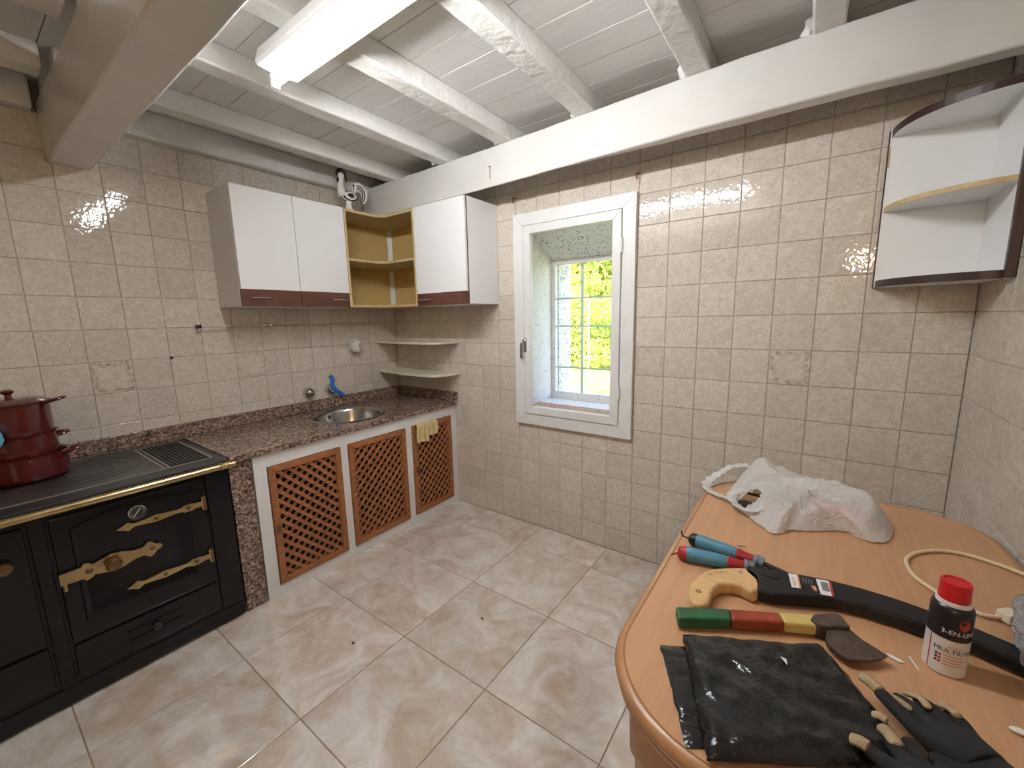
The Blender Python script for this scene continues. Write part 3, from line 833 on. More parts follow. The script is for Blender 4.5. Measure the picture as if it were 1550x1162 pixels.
# soap cup on wall
t = thing('wall_cup', (0.0, -.395, 1.17), 'small patterned ceramic cup holder fixed on the tiles above the sink', 'cup')
def cupmat():
    m, nt, b = nodes('patterned_ceramic'); tc = N(nt, 'TexCoord'); v = N(nt, 'TexVoronoi', Scale=42.0); nt.links.new(tc.outputs['Object'], v.inputs[0])
    r = ramp(nt, v.outputs['Distance'], [(0.22, (.10, .10, .08)), (0.30, (.70, .66, .58))]); nt.links.new(r.outputs[0], b.inputs['Base Color']); b.inputs['Roughness'].default_value = .15; return m
m_cup = cupmat()
MB().lathe([(.010, 0), (.026, .004), (.034, .03), (.037, .085), (.034, .085), (.031, .03), (.006, .012)], (.046, -.395, 1.130), 24).build('bowl', m_cup, t, smooth=True)
MB().box(.0005, .02, -.425, -.365, 1.145, 1.225).build('back_plate', m_ceram, t, bevel=.008)

# nails and hooks
for (x, y, z, dx, dy, lab) in ((0, -1.442, 1.182, 1, 0, 'black nail in the tiles left of the wall cabinets'), (1.928, 0, 2.035, 0, -1, 'rusty hook at the upper right corner of the window'), (1.183, 0, 2.05, 0, -1, 'rusty hook at the upper left corner of the window')):
    q = MB(); p = Vector((x, y, z)); d = Vector((dx, dy, 0))
    if dx: q.cyl(p + d * .0, p + d * .018, .004, 8); q.cyl(p + d * .016, p + d * .02, .008, 10)
    else: q.tube(catmull([p, p + d * .02, p + d * .03 + Vector((0, 0, -.012)), p + d * .024 + Vector((0, 0, -.03))], 4), .0045, 8)
    o = q.build('wall_hook' if dy else 'nail', m_rust if dy else m_ink, None, smooth=True); tag(o, lab, 'hook' if dy else 'nail')
q = MB(); q.cyl((1.185, -.2375, 2.165), (1.185, -.246, 2.165), .004, 8); q.box(1.183, 1.186, -.2395, -.238, 2.105, 2.163)
o = q.build('rusty_nail', m_rust); tag(o, 'rusty nail with a rust streak in the beam above the right wall cabinet', 'nail')

# ------------------------------------------------------------------ wall cabinets
CZ0, CZ1 = 1.437, 2.035
def door_panel(par, ax, a0, a1, front, stripz, hy, hz, hlen):
    d = bpy.data.objects.new('door', None); link(d, par)
    def bx(name, m, lo, hi, z0, z1, t0, t1, bev=.0015):
        if ax == 'x': return boxo(name, m, d, front - t1, front - t0, lo, hi, z0, z1, bev)
        return boxo(name, m, d, lo, hi, front + t0, front + t1, z0, z1, bev)
    bx('panel', m_white, a0, a1, stripz, CZ1, 0, .017)
    bx('wood_strip', m_brown, a0, a1, CZ0, stripz, -.001, .017)
    q = MB()
    if ax == 'x': q.tube(catmull([(front - .001, hy, hz), (front + .018, hy + .006, hz), (front + .018, hy + hlen - .006, hz), (front - .001, hy + hlen, hz)], 5), .0035, 8)
    else: q.tube(catmull([(hy, front + .001, hz), (hy + .006, front - .018, hz), (hy + hlen - .006, front - .018, hz), (hy + hlen, front + .001, hz)], 5), .0035, 8)
    q.build('handle', m_chrome, d, smooth=True)
cab = thing('wall_cabinet', (.15, -.885, CZ0), 'white two-door wall cabinet with brown wood strip, left of the open corner', 'cabinet')
for y0, y1, nm in ((-1.191, -1.174, 'side_panel'), (-.594, -.577, 'side_panel')):
    boxo(nm, m_panel, cab, .002, .281, y0, y1, CZ0, CZ1, .001)
boxo('top_panel', m_panel, cab, .002, .281, -1.174, -.594, CZ1 - .017, CZ1)
boxo('bottom_panel', m_panel, cab, .002, .281, -1.174, -.594, CZ0, CZ0 + .017)
boxo('back_panel', m_panel, cab, .002, .006, -1.174, -.594, CZ0 + .017, CZ1 - .017)
door_panel(cab, 'x', -1.191, -.8865, .301, 1.524, -1.149, 1.481, .093)
door_panel(cab, 'x', -.8835, -.578, .301, 1.524, -.697, 1.480, .091)

cu = thing('corner_shelf_unit', (.15, -.15, CZ0), 'open L-shaped corner wall unit with ochre back and one middle shelf', 'shelf unit')
def Lshape(z0, z1, name, m, ins=.0, x1=.597, y0=-.558):
    # L with rounded inner corner
    r = .07
    arc = [(.30 - ins + r - r * math.cos(math.radians(a)), -.30 + ins - r + r * math.sin(math.radians(a))) for a in range(0, 91, 15)]
    poly = [(.004, -.004), (.004, y0), (.30 - ins, y0)] + arc + [(x1, -.30 + ins), (x1, -.004)]
    return MB().prism(poly, z0, z1, 'z').build(name, m, cu, bevel=.001)
Lshape(CZ1 - .017, CZ1 - .001, 'top_panel', m_chip); Lshape(CZ0, CZ0 + .016, 'bottom_panel', m_chip)
Lshape(1.724, 1.740, 'shelf', m_chip)
boxo('side_panel', m_chip, cu, .004, .300, -.5755, -.559, CZ0, CZ1 - .001, .001)
boxo('side_panel', m_chip, cu, .598, .6135, -.300, -.004, CZ0, CZ1 - .001, .001)
boxo('back_panel', m_ochre, cu, .0035, .009, -.558, -.03, CZ0 + .016, CZ1 - .018)
boxo('back_panel', m_ochre, cu, .03, .597, -.009, -.0035, CZ0 + .016, CZ1 - .018)
m_alu = mat('white_strip', (.62, .62, .58), .4)
MB().prism([(.009, -.009), (.009, -.035), (.014, -.035), (.035, -.014), (.035, -.009)], CZ0 + .016, CZ1 - .018, 'z').build('corner_strip', m_alu, cu)

cb = thing('wall_cabinet', (.83, -.15, CZ0), 'white single-door wall cabinet between the open corner and the window', 'cabinet')
boxo('side_panel', m_white, cb, .615, .631, -.281, -.003, CZ0, CZ1, .001)
boxo('side_panel', m_white, cb, 1.026, 1.043, -.281, -.003, CZ0, CZ1, .001)
boxo('top_panel', m_white, cb, .631, 1.026, -.281, -.003, CZ1 - .017, CZ1); boxo('bottom_panel', m_white, cb, .631, 1.026, -.281, -.003, CZ0, CZ0 + .017)
boxo('back_panel', m_panel, cb, .631, 1.026, -.007, -.003, CZ0 + .017, CZ1 - .017)
boxo('edge_strip', m_brown, cb, 1.032, 1.0435, -.2838, -.2812, CZ0, CZ1)
door_panel(cb, 'y', .616, 1.0385, -.301, 1.511, .645, 1.472, .105)

# small corner shelves under it
for z, lab in ((1.198, 'upper cream corner shelf on the tiles beside the window'), (.976, 'lower cream corner shelf just above the granite upstand')):
    poly = [(.002, -.002), (.002, -.182)] + catmull([(.06, -.195), (.3, -.222), (.5, -.232), (.60, -.222), (.648, -.175), (.672, -.10), (.677, -.002)], 5)
    o = MB().prism([(p[0], p[1]) for p in poly], z - .016, z, 'z').build('corner_shelf', m_shelf, None, bevel=.002); tag(o, lab, 'shelf')

# curved end unit at the right corner
ru = thing('curved_shelf_unit', (W, 0, 1.433), 'white quarter-round corner wall shelf with dark brown edging and worn middle shelf', 'shelf unit')
def quarter(r, z0, z1, name, m, r2=0, pad=.012, em=None):
    cx, cy = W - pad, -pad
    n = 16
    poly = [(cx, cy)] + [(cx - r * math.cos(math.pi / 2 * k / n), cy - r * math.sin(math.pi / 2 * k / n)) for k in range(n + 1)]
    o = MB().prism(poly, z0, z1, 'z').build(name, m, ru)
    if em:
        R = [(cx - rr * math.cos(math.pi / 2 * k / n), cy - rr * math.sin(math.pi / 2 * k / n)) for rr in (r, r + .0025) for k in range(n + 1)]
        p2 = R[:n + 1] + R[n + 1:][::-1]
        MB().prism(p2, z0, z1, 'z').build('edging', em, o)
    return o
boxo('back_panel', m_white, ru, 2.853, W - .002, -.0145, -.0015, 1.433, 1.985)
boxo('bare_patch', m_chip, ru, 2.853, 2.8585, -.0152, -.0144, 1.86, 1.93)
boxo('side_panel', m_white, ru, W - .0145, W - .0015, -.300, -.0145, 1.433, 1.985)
boxo('edging', m_darkedge, ru, W - .024, W - .0012, -.318, -.300, 1.433, 1.985, .002)
boxo('edging', m_darkedge, ru, 2.8495, 2.853, -.015, -.0015, 1.433, 1.985)
quarter(.262, 1.962, 1.985, 'top_panel', m_white, em=m_darkedge)
quarter(.262, 1.705, 1.720, 'shelf', m_white, em=m_chip)
quarter(.262, 1.433, 1.458, 'bottom_panel', m_white, em=m_darkedge)

# ------------------------------------------------------------------ rooster figurine
ro = thing('rooster_figurine', (.235, -.49, CZ1), 'black and white ceramic rooster on top of the corner wall unit', 'figurine')
rx, ry, rz = .235, -.49, CZ1
MB().lathe([(.038, 0), (.036, .006), (.022, .02), (.017, .045), (.022, .062)], (rx, ry, rz), 20).build('pedestal', m_ceram, ro, smooth=True)
def stripes(name, ang):
    m, nt, b = nodes(name); tc = N(nt, 'TexCoord'); w = N(nt, 'TexWave', Scale=22.0, Distortion=3.0); nt.links.new(tc.outputs['Object'], w.inputs[0])
    r = ramp(nt, w.outputs[0], [(0.42, (.012, .012, .014)), (0.5, (.70, .68, .64))]); nt.links.new(r.outputs[0], b.inputs['Base Color']); b.inputs['Roughness'].default_value = .12; return m
m_feather = stripes('feathered_ceramic', 0)
q = MB(); q.ball((rx, ry + .005, rz + .092), .058, 20, 12, (.62, 1.1, .62)); q.build('body', m_feather, ro, smooth=True)
q = MB(); q.tube(catmull([(rx, ry - .035, rz + .09), (rx, ry - .048, rz + .13), (rx, ry - .042, rz + .175), (rx, ry - .04, rz + .205)], 4), [.030, .028, .026, .024, .022, .02, .019, .018, .017, .018, .019, .018, .015], 12); q.ball((rx, ry - .042, rz + .205), .021, 12, 8); q.build('neck', m_ceram, ro, smooth=True)
q = MB()
for k in range(6):
    a = math.radians(-35 + k * 38); q.ball((rx, ry - .038 - .026 * math.cos(a + .5), rz + .212 + .026 * math.sin(a + .5)), .013, 8, 6, (.5, 1, 1))
q.tube(catmull([(rx, ry - .06, rz + .215), (rx, ry - .045, rz + .238), (rx, ry - .018, rz + .23), (rx, ry - .005, rz + .20), (rx, ry - .006, rz + .175)], 4), [.008, .009, .010, .011, .012, .013, .013, .013, .012, .011, .010, .009, .008, .006, .005, .004, .003], 8)
q.build('comb', m_ceramb, ro, smooth=True)
q = MB(); q.ball((rx, ry - .062, rz + .178), .012, 8, 6, (.6, .7, 1.3)); q.build('wattle', m_ceramb, ro, smooth=True)
MB().lathe([(.008, 0), (.0005, .02)], (rx, ry - .06, rz + .204), 8, Matrix.Rotation(math.pi / 2, 3, 'X')).build('beak', m_chip, ro, smooth=True)
for k in range(5):
    a0 = math.radians(150 - k * 9)
    R = .034 + .011 * k * .45
    pts = [(rx + (k - 2) * .004, ry + .075 + R * math.cos(a0 - math.radians(t)), rz + .122 + R * 1.1 * math.sin(a0 - math.radians(t))) for t in range(0, 190, 20)]
    q = MB(); q.tube([(rx, ry + .042, rz + .10)] + pts, [.007] + [.012 * (1 - .06 * j) for j in range(len(pts))], 8, flat=.8); q.build('tail_feather', m_ceramb if k % 2 else m_ceram, ro, smooth=True)

# ------------------------------------------------------------------ stove
SY0, SY1, SX = -2.62, -1.456, .618
SZ = .767
st = thing('wood_stove', (.33, -2.0, 0), 'black cast iron wood-burning range cooker with brass rail and fittings', 'stove')
q = MB().box(.06, SX, SY0, SY1 - .004, .06, .735); q.build('body', m_stove, st, bevel=.006)
q = MB().box(.08, SX - .012, SY0, SY1 - .012, .001, .06); q.build('plinth', m_stove, st)
boxo('plinth_strip', m_stove, st, SX - .012, SX + .006, SY0, SY1 - .004, .012, .078, .005)
q = MB()
q.prism(rrect(.060, .646, SY0, SY1, .012, 4), .735, SZ - .004); q.build('top_plate', m_stove2, st, bevel=.004)
# inset hotplate with worn edges
hp = boxo('hotplate', m_hot, st, .112, .556, -2.50, -1.664, SZ - .006, SZ - .001, .001)
for x0, x1, y0, y1 in ((.104, .110, -2.5, -1.49), (.558, .566, -2.5, -1.49), (.11, .558, -1.497, -1.488), (.11, .558, -1.663, -1.655), (.11, .558, -1.645, -1.638)):
    boxo('trim_edge', m_brightedge, st, x0, x1, y0, y1, SZ - .006, SZ - .0005)
for r in (.155, .115, .070):
    q = MB(); q.lathe([(r - .003, 0), (r, .0018), (r + .003, 0)], (.335, -1.842, SZ - .0012), 48, cap=False); q.build('hob_ring', m_stove2, hp, smooth=True)
for r in (.15, .10):
    q = MB(); q.lathe([(r - .003, 0), (r, .0018), (r + .003, 0)], (.335, -2.21, SZ - .0012), 48, cap=False); q.build('hob_ring', m_stove2, hp, smooth=True)
boxo('grill_bed', m_stove, st, .112, .556, -1.637, -1.498, SZ - .012, SZ - .0045)
for k in range(9):
    y = -1.628 + k * .0152
    boxo('grill_slat', m_stove2, st, .125, .545, y - .0035, y + .0035, SZ - .0045, SZ + .0015, .001)
# brass rail
RX = .682; RZ = .748
q = MB().cyl((RX, -2.62, RZ), (RX, -1.505, RZ), .0135, 16); q.build('rail', m_brass, st, smooth=True)
q = MB(); q.lathe([(.0135, 0), (.017, .002), (.017, .012), (.0155, .014), (.0155, .030), (.018, .033), (.018, .038), (.009, .042), (.008, .047), (.0115, .054), (.010, .062), (.003, .067)], (RX, -1.508, RZ), 20, Matrix.Rotation(-math.pi / 2, 3, 'X')); q.build('rail_finial', m_brass, st, smooth=True)
for y in (-1.495, -2.05):
    q = MB().cyl((SX - .005, y, RZ - .004), (RX, y, RZ - .002), .007, 10); q.build('rail_bracket', m_brass, st, smooth=True)
# oven door
od = bpy.data.objects.new('oven_door', None); link(od, st)
boxo('door_leaf', m_stove, od, SX, SX + .012, -1.998, -1.560, .235, .705, .006)
arch = [(-1.955, .300), (-1.605, .285), (-1.595, .660)] + [(-1.595 - .36 * t, .660 + .030 * math.sin(math.pi * t) - .004 * t) for t in (.15, .3, .45, .6, .75, .9)] + [(-1.955, .655)]
def inset(poly, f):
    cx = sum(p[0] for p in poly) / len(poly); cy = sum(p[1] for p in poly) / len(poly)
    return [(cx + (a - cx) * f[0], cy + (b - cy) * f[1]) for a, b in poly]
q = MB()
q.loft([[(SX + .012, a, b) for a, b in arch], [(SX + .020, a, b) for a, b in inset(arch, (.985, .985))], [(SX + .020, a, b) for a, b in inset(arch, (.955, .955))], [(SX + .014, a, b) for a, b in inset(arch, (.90, .90))], [(SX + .014, a, b) for a, b in inset(arch, (.5, .5))]], cap0=False)
q.build('raised_panel', m_stove, od, smooth=True, angle=25)
def strap(name, pts_top, pts_bot, x0, x1, bolts, par, m=m_brass):
    poly = pts_top + pts_bot[::-1]
    o = MB().prism([(a, b) for a, b in poly], x0, x1, 'x').build(name, m, par, bevel=.0015)
    for (a, b, r) in bolts:
        MB().lathe([(r, 0), (r * .9, .004), (r * .45, .007)], (x1, a, b), 14, Matrix.Rotation(math.pi / 2, 3, 'Y')).build('bolt', m_brass_d, o, smooth=True)
    return o
for zc in (.600, .360):
    top = [(-1.842, 0), (-1.822, .009), (-1.808, .017), (-1.800, .011), (-1.790, .006), (-1.76, .009), (-1.725, .014), (-1.69, .010), (-1.655, .007), (-1.640, .011), (-1.636, .015), (-1.605, .015), (-1.602, .011), (-1.575, .011), (-1.575, .028), (-1.560, .028)]
    T1 = [(a, zc + b) for a, b in top]; B1 = [(a, zc - b - .0002) for a, b in top]
    strap('hinge_strap', T1, B1, SX + .016, SX + .024, [(-1.725, zc, .007), (-1.620, zc, .008)], od)
    q = MB().cyl((SX + .020, -1.564, zc - .032), (SX + .020, -1.564, zc + .032), .007, 10); q.build('hinge_pin', m_brass_d, od, smooth=True)
top = [(-2.000, .020), (-1.945, .022), (-1.940, .032), (-1.928, .030), (-1.915, .020), (-1.895, .026), (-1.867, .034), (-1.84, .030), (-1.805, .017), (-1.78, .016), (-1.770, .024), (-1.762, .032), (-1.750, .026), (-1.742, .014), (-1.728, .009), (-1.720, 0)]
zc = .488
strap('latch_plate', [(a, zc + b) for a, b in top], [(a, zc - b - .0002) for a, b in top], SX + .022, SX + .032, [(-1.928, zc, .011), (-1.752, zc, .009)], od)
MB().lathe([(.016, 0), (.016, .008), (.021, .012), (.023, .024), (.018, .032), (.006, .034)], (SX + .032, -1.867, zc), 20, Matrix.Rotation(math.pi / 2, 3, 'Y')).build('latch_knob', m_brass_d, od, smooth=True)
q = MB().cyl((SX + .02, -1.99, zc - .048), (SX + .02, -1.99, zc - .018), .006, 10); q.build('latch_pin', m_brass, od, smooth=True)
# thermometer
tm = MB().lathe([(.027, 0), (.027, .008), (.0245, .010), (.0235, .007)], (SX + .014, -1.776, .645), 28, Matrix.Rotation(math.pi / 2, 3, 'Y')).build('thermometer', m_chrome, od, smooth=True)
MB().lathe([(.0235, .0072), (.001, .0076)], (SX + .014, -1.776, .645), 28, Matrix.Rotation(math.pi / 2, 3, 'Y')).build('dial', m_ink, tm)
q = MB()
for k in range(12):
    a = math.radians(210 - k * 22)
    q.add([(SX + .0222, -1.776 + r * math.cos(a + s), .645 + r * math.sin(a + s)) for r, s in ((.018, -.04), (.018, .04), (.0215, .04), (.0215, -.04))], [(0, 1, 2, 3)])
q.add([(SX + .0225, -1.790, .630), (SX + .0225, -1.788, .628), (SX + .0225, -1.766, .657), (SX + .0225, -1.768, .658)], [(0, 1, 2, 3)])
q.build('dial_marks', m_paper, tm)
# lower drawer and firebox door on the left
dw = boxo('ash_drawer', m_stove, st, SX, SX + .010, -1.998, -1.56, .098, .222, .005)
MB().lathe([(.007, 0), (.007, .012), (.013, .018), (.010, .026), (.003, .028)], (SX + .010, -1.775, .160), 14, Matrix.Rotation(math.pi / 2, 3, 'Y')).build('knob', m_stove2, dw, smooth=True)
boxo('drawer_rib', m_stove, dw, SX + .010, SX + .014, -1.86, -1.69, .176, .184); boxo('drawer_rib', m_stove, dw, SX + .010, SX + .014, -1.86, -1.69, .138, .146)
boxo('corner_post', m_stove, st, SX, SX + .010, -2.045, -2.008, .08, .733, .005)
boxo('corner_post', m_stove, st, SX, SX + .008, -1.548, -1.462, .08, .733, .005)
fd = boxo('firebox_door', m_stove, st, SX, SX + .014, -2.46, -2.055, .27, .70, .006)
MB().lathe([(.010, 0), (.010, .014), (.020, .020), (.018, .032), (.005, .035)], (SX + .014, -2.108, .592), 16, Matrix.Rotation(math.pi / 2, 3, 'Y')).build('knob', m_brass_d, fd, smooth=True)
boxo('ash_door', m_stove, st, SX, SX + .012, -2.46, -2.055, .10, .255, .006)

# ------------------------------------------------------------------ red pots
PX, PY = .222, -2.004
def pot(z0, r, h, lab, handles, wall=.004, cat='pot'):
    t = thing('enamel_pot', (PX, PY, z0), lab, cat, 'stack of red enamel pots')
    prof = [(r * .86, 0), (r * .95, .006), (r * .985, .02), (r * .99, h * .55), (r, h - .006), (r + .006, h - .003), (r + .006, h), (r, h), (r - wall, h - .006), (r - wall - .002, h * .5), (r * .9, .014), (r * .3, .008)]
    MB().lathe(prof, (PX, PY, z0), 56).build('body', m_red, t, smooth=True, angle=60)
    for a, w, out, zz in handles:
        ca, sa = math.cos(a), math.sin(a)
        pts = [(.0, -w), (out * .6, -w * .95), (out, -w * .5), (out * 1.04, 0), (out, w * .5), (out * .6, w * .95), (0, w)]
        P3 = [(PX + ca * (r - .004 + u) - sa * v, PY + sa * (r - .004 + u) + ca * v, z0 + h - .022 + zz + u * .28) for u, v in pts]
        MB().tube(catmull(P3, 4), .0085, 10, flat=.75, up=(0, 0, 1)).build('handle', m_red, t, smooth=True)
    return t
A1 = math.radians(75)
pot(SZ + .001, .127, .098, 'widest red enamel pot at the bottom of the stack on the stove', [(math.radians(72), .03, .045, .012), (math.radians(252), .03, .045, .012)])
pot(SZ + .075, .1085, .105, 'middle red enamel pot nested in the wide bottom pot', [(math.radians(95), .024, .028, -.005), (math.radians(275), .024, .028, -.005)])
pot(SZ + .155, .103, .145, 'tallest red enamel pot on top of the stack under the lid', [(math.radians(68), .028, .044, .016), (math.radians(248), .028, .044, .016)])
lid = thing('pot_lid', (PX, PY, SZ + .301), 'flat red enamel lid on the uppermost pot', 'lid')
MB().lathe([(.106, 0), (.107, .004), (.098, .007), (.080, .016), (.050, .019), (.004, .020)], (PX, PY, SZ + .3005), 56).build('dome', m_red, lid, smooth=True)
MB().lathe([(.010, 0), (.009, .012), (.018, .020), (.019, .026), (.012, .031), (.003, .032)], (PX, PY, SZ + .320), 24).build('knob', m_red, lid, smooth=True)
q = MB().ball((.350, -2.064, .962), .03, 24, 16, (1.7, .8, 1.15)); q.v = [tuple(Vector(v) + .008 * noise.noise_vector(Vector(v) * 45)) for v in q.v]
o = q.build('blue_scourer', m_blue, None, smooth=True); tag(o, 'light blue scrubbing cloth beside the red pots at the far left', 'cloth')

# ------------------------------------------------------------------ table
TX0, TX1, TY0, TY1, TZ = 2.415, 3.119, -1.615, -.455, .75
tb = thing('dining_table', (2.77, -1.03, 0), 'beech dining table with rounded corners holding tools at the right', 'table')
def rr_off(o_, z):
    out = []
    for cx, cy, a, r in ((TX1, TY1, 0, .175), (TX0, TY1, 90, .21), (TX0, TY0, 180, .20), (TX1, TY0, 270, .20)):
        sx = -1 if cx == TX1 else 1; sy = -1 if cy == TY1 else 1
        for k in range(15):
            t = math.radians(a + 90 * k / 14)
            out.append((cx + sx * r + (r - o_) * math.cos(t), cy + sy * r + (r - o_) * math.sin(t), z))
    return out
MB().loft([rr_off(.0175, TZ - .036), rr_off(.0175, TZ)]).build('top', m_beech, tb)
q = MB()
q.loft([rr_off(.0172, TZ - .0012), rr_off(.0155, TZ - .0012), rr_off(.014, TZ + .0004), rr_off(.007, TZ - .001), rr_off(.001, TZ - .007), rr_off(0, TZ - .013), rr_off(.002, TZ - .019), rr_off(.006, TZ - .0215), rr_off(.006, TZ - .024), rr_off(.004, TZ - .027), rr_off(.005, TZ - .033), rr_off(.010, TZ - .037), rr_off(.0172, TZ - .037)], False, False)
q.build('edge_moulding', m_beech2, tb, smooth=True, angle=50)
q = MB()
for a in ((2.51, 2.53, -1.50, -.57), (3.005, 3.025, -1.50, -.57)): q.box(*a, .64, TZ - .036)
for a in ((-1.52, -1.50), (-.57, -.55)): q.box(2.53, 3.005, *a, .64, TZ - .036)
q.build('apron', m_beech2, tb)
for lx in (2.507, 3.028):
    for ly in (-1.500, -.570):
        q = MB()
        def sq_(w, z, r=.012): return [(lx + a, ly + b, z) for a, b in rrect(-w, w, -w, w, min(r, w * .98), 4)]
        q.loft([sq_(.019, .001, .018), sq_(.022, .3, .02), sq_(.030, .56, .028), sq_(.032, .600, .03), sq_(.036, .612, .02), sq_(.037, TZ - .0365, .012)])
        q.build('leg', m_beech2, tb, smooth=True, angle=40)

# ---- carrier bag with contents
bag = thing('plastic_bag', (2.69, -.67, TZ), 'crumpled white plastic carrier bag lying on the far end of the table', 'bag')
outl = [(2.500, -.705), (2.525, -.757), (2.562, -.797), (2.621, -.868), (2.650, -.856), (2.663, -.828), (2.714, -.800), (2.762, -.764), (2.80, -.752), (2.838, -.780), (2.873, -.760), (2.890, -.707), (2.898, -.640), (2.868, -.590), (2.80, -.545), (2.72, -.505), (2.62, -.485), (2.545, -.505), (2.505, -.56), (2.488, -.62), (2.490, -.67)]
outl = catmull([(a, b, 0) for a, b in outl], 8, True)
bc = Vector((2.685, -.675, 0))
def gz(x, y, cx, cy, sx, sy, rot=0):
    dx, dy = x - cx, y - cy; c, s = math.cos(rot), math.sin(rot)
    u, v = dx * c + dy * s, -dx * s + dy * c
    return math.exp(-(u / sx) ** 2 - (v / sy) ** 2)
CREASES = [(2.60, -.60, 2.83, -.66, .012), (2.56, -.70, 2.70, -.72, .010), (2.64, -.84, 2.70, -.70, .010), (2.70, -.78, 2.80, -.70, .009), (2.76, -.58, 2.87, -.66, .009), (2.83, -.76, 2.85, -.68, .010), (2.52, -.58, 2.60, -.52, .010), (2.58, -.78, 2.66, -.76, .008)]
def bag_h(x, y):
    h = .028 + .080 * gz(x, y, 2.560, -.560, .085, .062) + .062 * gz(x, y, 2.74, -.62, .13, .055, -.45) + .040 * gz(x, y, 2.60, -.73, .09, .055, -.3) + .03 * gz(x, y, 2.85, -.68, .05, .05)
    h += .034 * gz(x, y, 2.70, -.70, .12, .05, -.2)
    h -= .025 * gz(x, y, 2.60, -.655, .07, .022, -.25)
    for (ax_, ay_, bx_, by_, a_) in CREASES:
        dx, dy = bx_ - ax_, by_ - ay_; L2 = dx * dx + dy * dy
        t = max(0, min(1, ((x - ax_) * dx + (y - ay_) * dy) / L2)); d = math.hypot(x - ax_ - dx * t, y - ay_ - dy * t)
        h += a_ * max(0, 1 - d / .016)
    p = Vector((x * 14, y * 14, 0)); h += .010 * (1 - abs(noise.noise(p + Vector((3, 1, 0)))) * 3.0) * .5
    h += .007 * noise.noise(Vector((x * 45, y * 45, 3)))
    return h
vs = []; fs = []; S_ = [.93, 1.0, .985, .96, .93, .89, .85, .80, .75, .70, .65, .60, .55, .50, .45, .40, .35, .30, .25, .20, .15, .10, .05, .02]
n = len(outl)
for k, s in enumerate(S_):
    for (a, b, _) in outl:
        x = bc.x + (a - bc.x) * s; y = bc.y + (b - bc.y) * s
        if k == 0: z = .0015
        elif k == 1: z = .004 + .006 * abs(noise.noise(Vector((x * 30, y * 30, 0))))
        else:
            e = 1 - s; z = bag_h(x, y) * min(1, (e / .26)) ** .55
        vs.append((x, y, TZ + max(.0012, z)))
for k in range(len(S_) - 1):
    for i in range(n):
        j = (i + 1) % n
        c = [(vs[k * n + i][q_] + vs[(k + 1) * n + j][q_]) / 2 for q_ in range(3)]
        d = ((c[0] - 2.556) / .034) ** 2 + ((c[1] + .752) / .021) ** 2
        d2 = ((c[0] - 2.56) / .03) ** 2 + ((c[1] + .655) / .012) ** 2
        if k >= 2 and (d < 1 or d2 < 1): continue
        fs.append((k * n + i, k * n + j, (k + 1) * n + j, (k + 1) * n + i))
MB().add(vs, fs).build('film', m_bag, bag, smooth=True, angle=70)
def ribbon(pts, w, name):
    o = MB().tube(catmull(pts, 6), [w * (1 + .25 * math.sin(k * 1.7)) for k in range(6 * (len(pts) - 1) + 1)], 8, flat=.28, up=(.15, .1, 1)); o.v = [tuple(Vector(v) + .003 * noise.noise_vector(Vector(v) * 50)) for v in o.v]
    o.build(name, m_bag, bag, smooth=True, angle=80)
ribbon([(2.53, -.715, .765), (2.487, -.708, .762), (2.445, -.685, .760), (2.422, -.645, .764), (2.430, -.60, .778), (2.455, -.57, .797), (2.485, -.55, .815), (2.53, -.535, .825)], .015, 'handle')
ribbon([(2.56, -.69, .792), (2.528, -.705, .795), (2.512, -.738, .785), (2.525, -.768, .772), (2.56, -.795, .772), (2.60, -.79, .785)], .014, 'handle')
# things inside
pruner = thing('pruning_shears', (2.76, -.69, TZ), 'dark garden tool with an orange handle showing through the white bag', 'tool')
MB().tube(catmull([(2.62, -.655, .775), (2.70, -.665, .785), (2.76, -.675, .79), (2.83, -.665, .785), (2.862, -.685, .775)], 5), .012, 10).build('dark_handle', m_greyring, pruner, smooth=True)
MB().tube(catmull([(2.715, -.700, .790), (2.765, -.722, .7955), (2.835, -.733, .786)], 5), .012, 10).build('orange_handle', mat('orange_plastic', (.85, .12, .04), .4), pruner, smooth=True)
MB().prism([(2.515, -.745), (2.545, -.728), (2.62, -.745), (2.60, -.765), (2.54, -.765)], TZ + .014, TZ + .024).build('blade', m_darkiron, pruner, bevel=.002)
MB().prism([(2.545, -.665), (2.60, -.650), (2.64, -.655), (2.60, -.672)], TZ + .018, TZ + .026).build('blade', m_darkiron, pruner, bevel=.002)

# ---- hedge shears (two blue grips)
sh = thing('garden_shears', (2.56, -1.08, TZ), 'garden shears with two blue grips and red collars beside the saw', 'tool')
def grip(p0, p1, tail, r, endmat, shaft_end, nm):
    p0, p1, se = Vector(p0), Vector(p1), Vector(shaft_end); d = (p1 - p0); L = d.length; d.normalize()
    M_ = d.to_track_quat('Z', 'Y').to_matrix()
    hd = bpy.data.objects.new('handle', None); link(hd, sh)
    MB().lathe([(r * .55, 0), (r * .95, .006), (r * 1.04, .02)], tuple(p0), 20, M_).build('end_cap', endmat, hd, smooth=True)
    MB().lathe([(r * 1.04, .0195), (r * 1.08, .03), (r, L * .45), (r * .92, L * .64), (r * .85, L * .66)], tuple(p0), 20, M_).build('grip', m_grip_b, hd, smooth=True)
    MB().lathe([(r * .8, L * .655), (r * .95, L * .68), (r * .72, L * .76), (r * .68, L * .88)], tuple(p0), 20, M_).build('collar', m_grip_r, hd, smooth=True)
    MB().lathe([(r * .7, L * .875), (r * .9, L * .885), (r * .9, L * .93), (r * .72, L * .94), (r * .85, L * .95), (r * .8, L), (r * .4, L)], tuple(p0), 20, M_).build('ferrule', m_greyring, hd, smooth=True)
    MB().cyl(p0 + d * (L - .01), se, .006, 10).build('shaft', m_blackpl, hd, smooth=True)
    MB().tube(catmull(tail, 4), .0022, 8).build('hook', m_darkiron if endmat is m_blackpl else m_grip_r, hd, smooth=True)
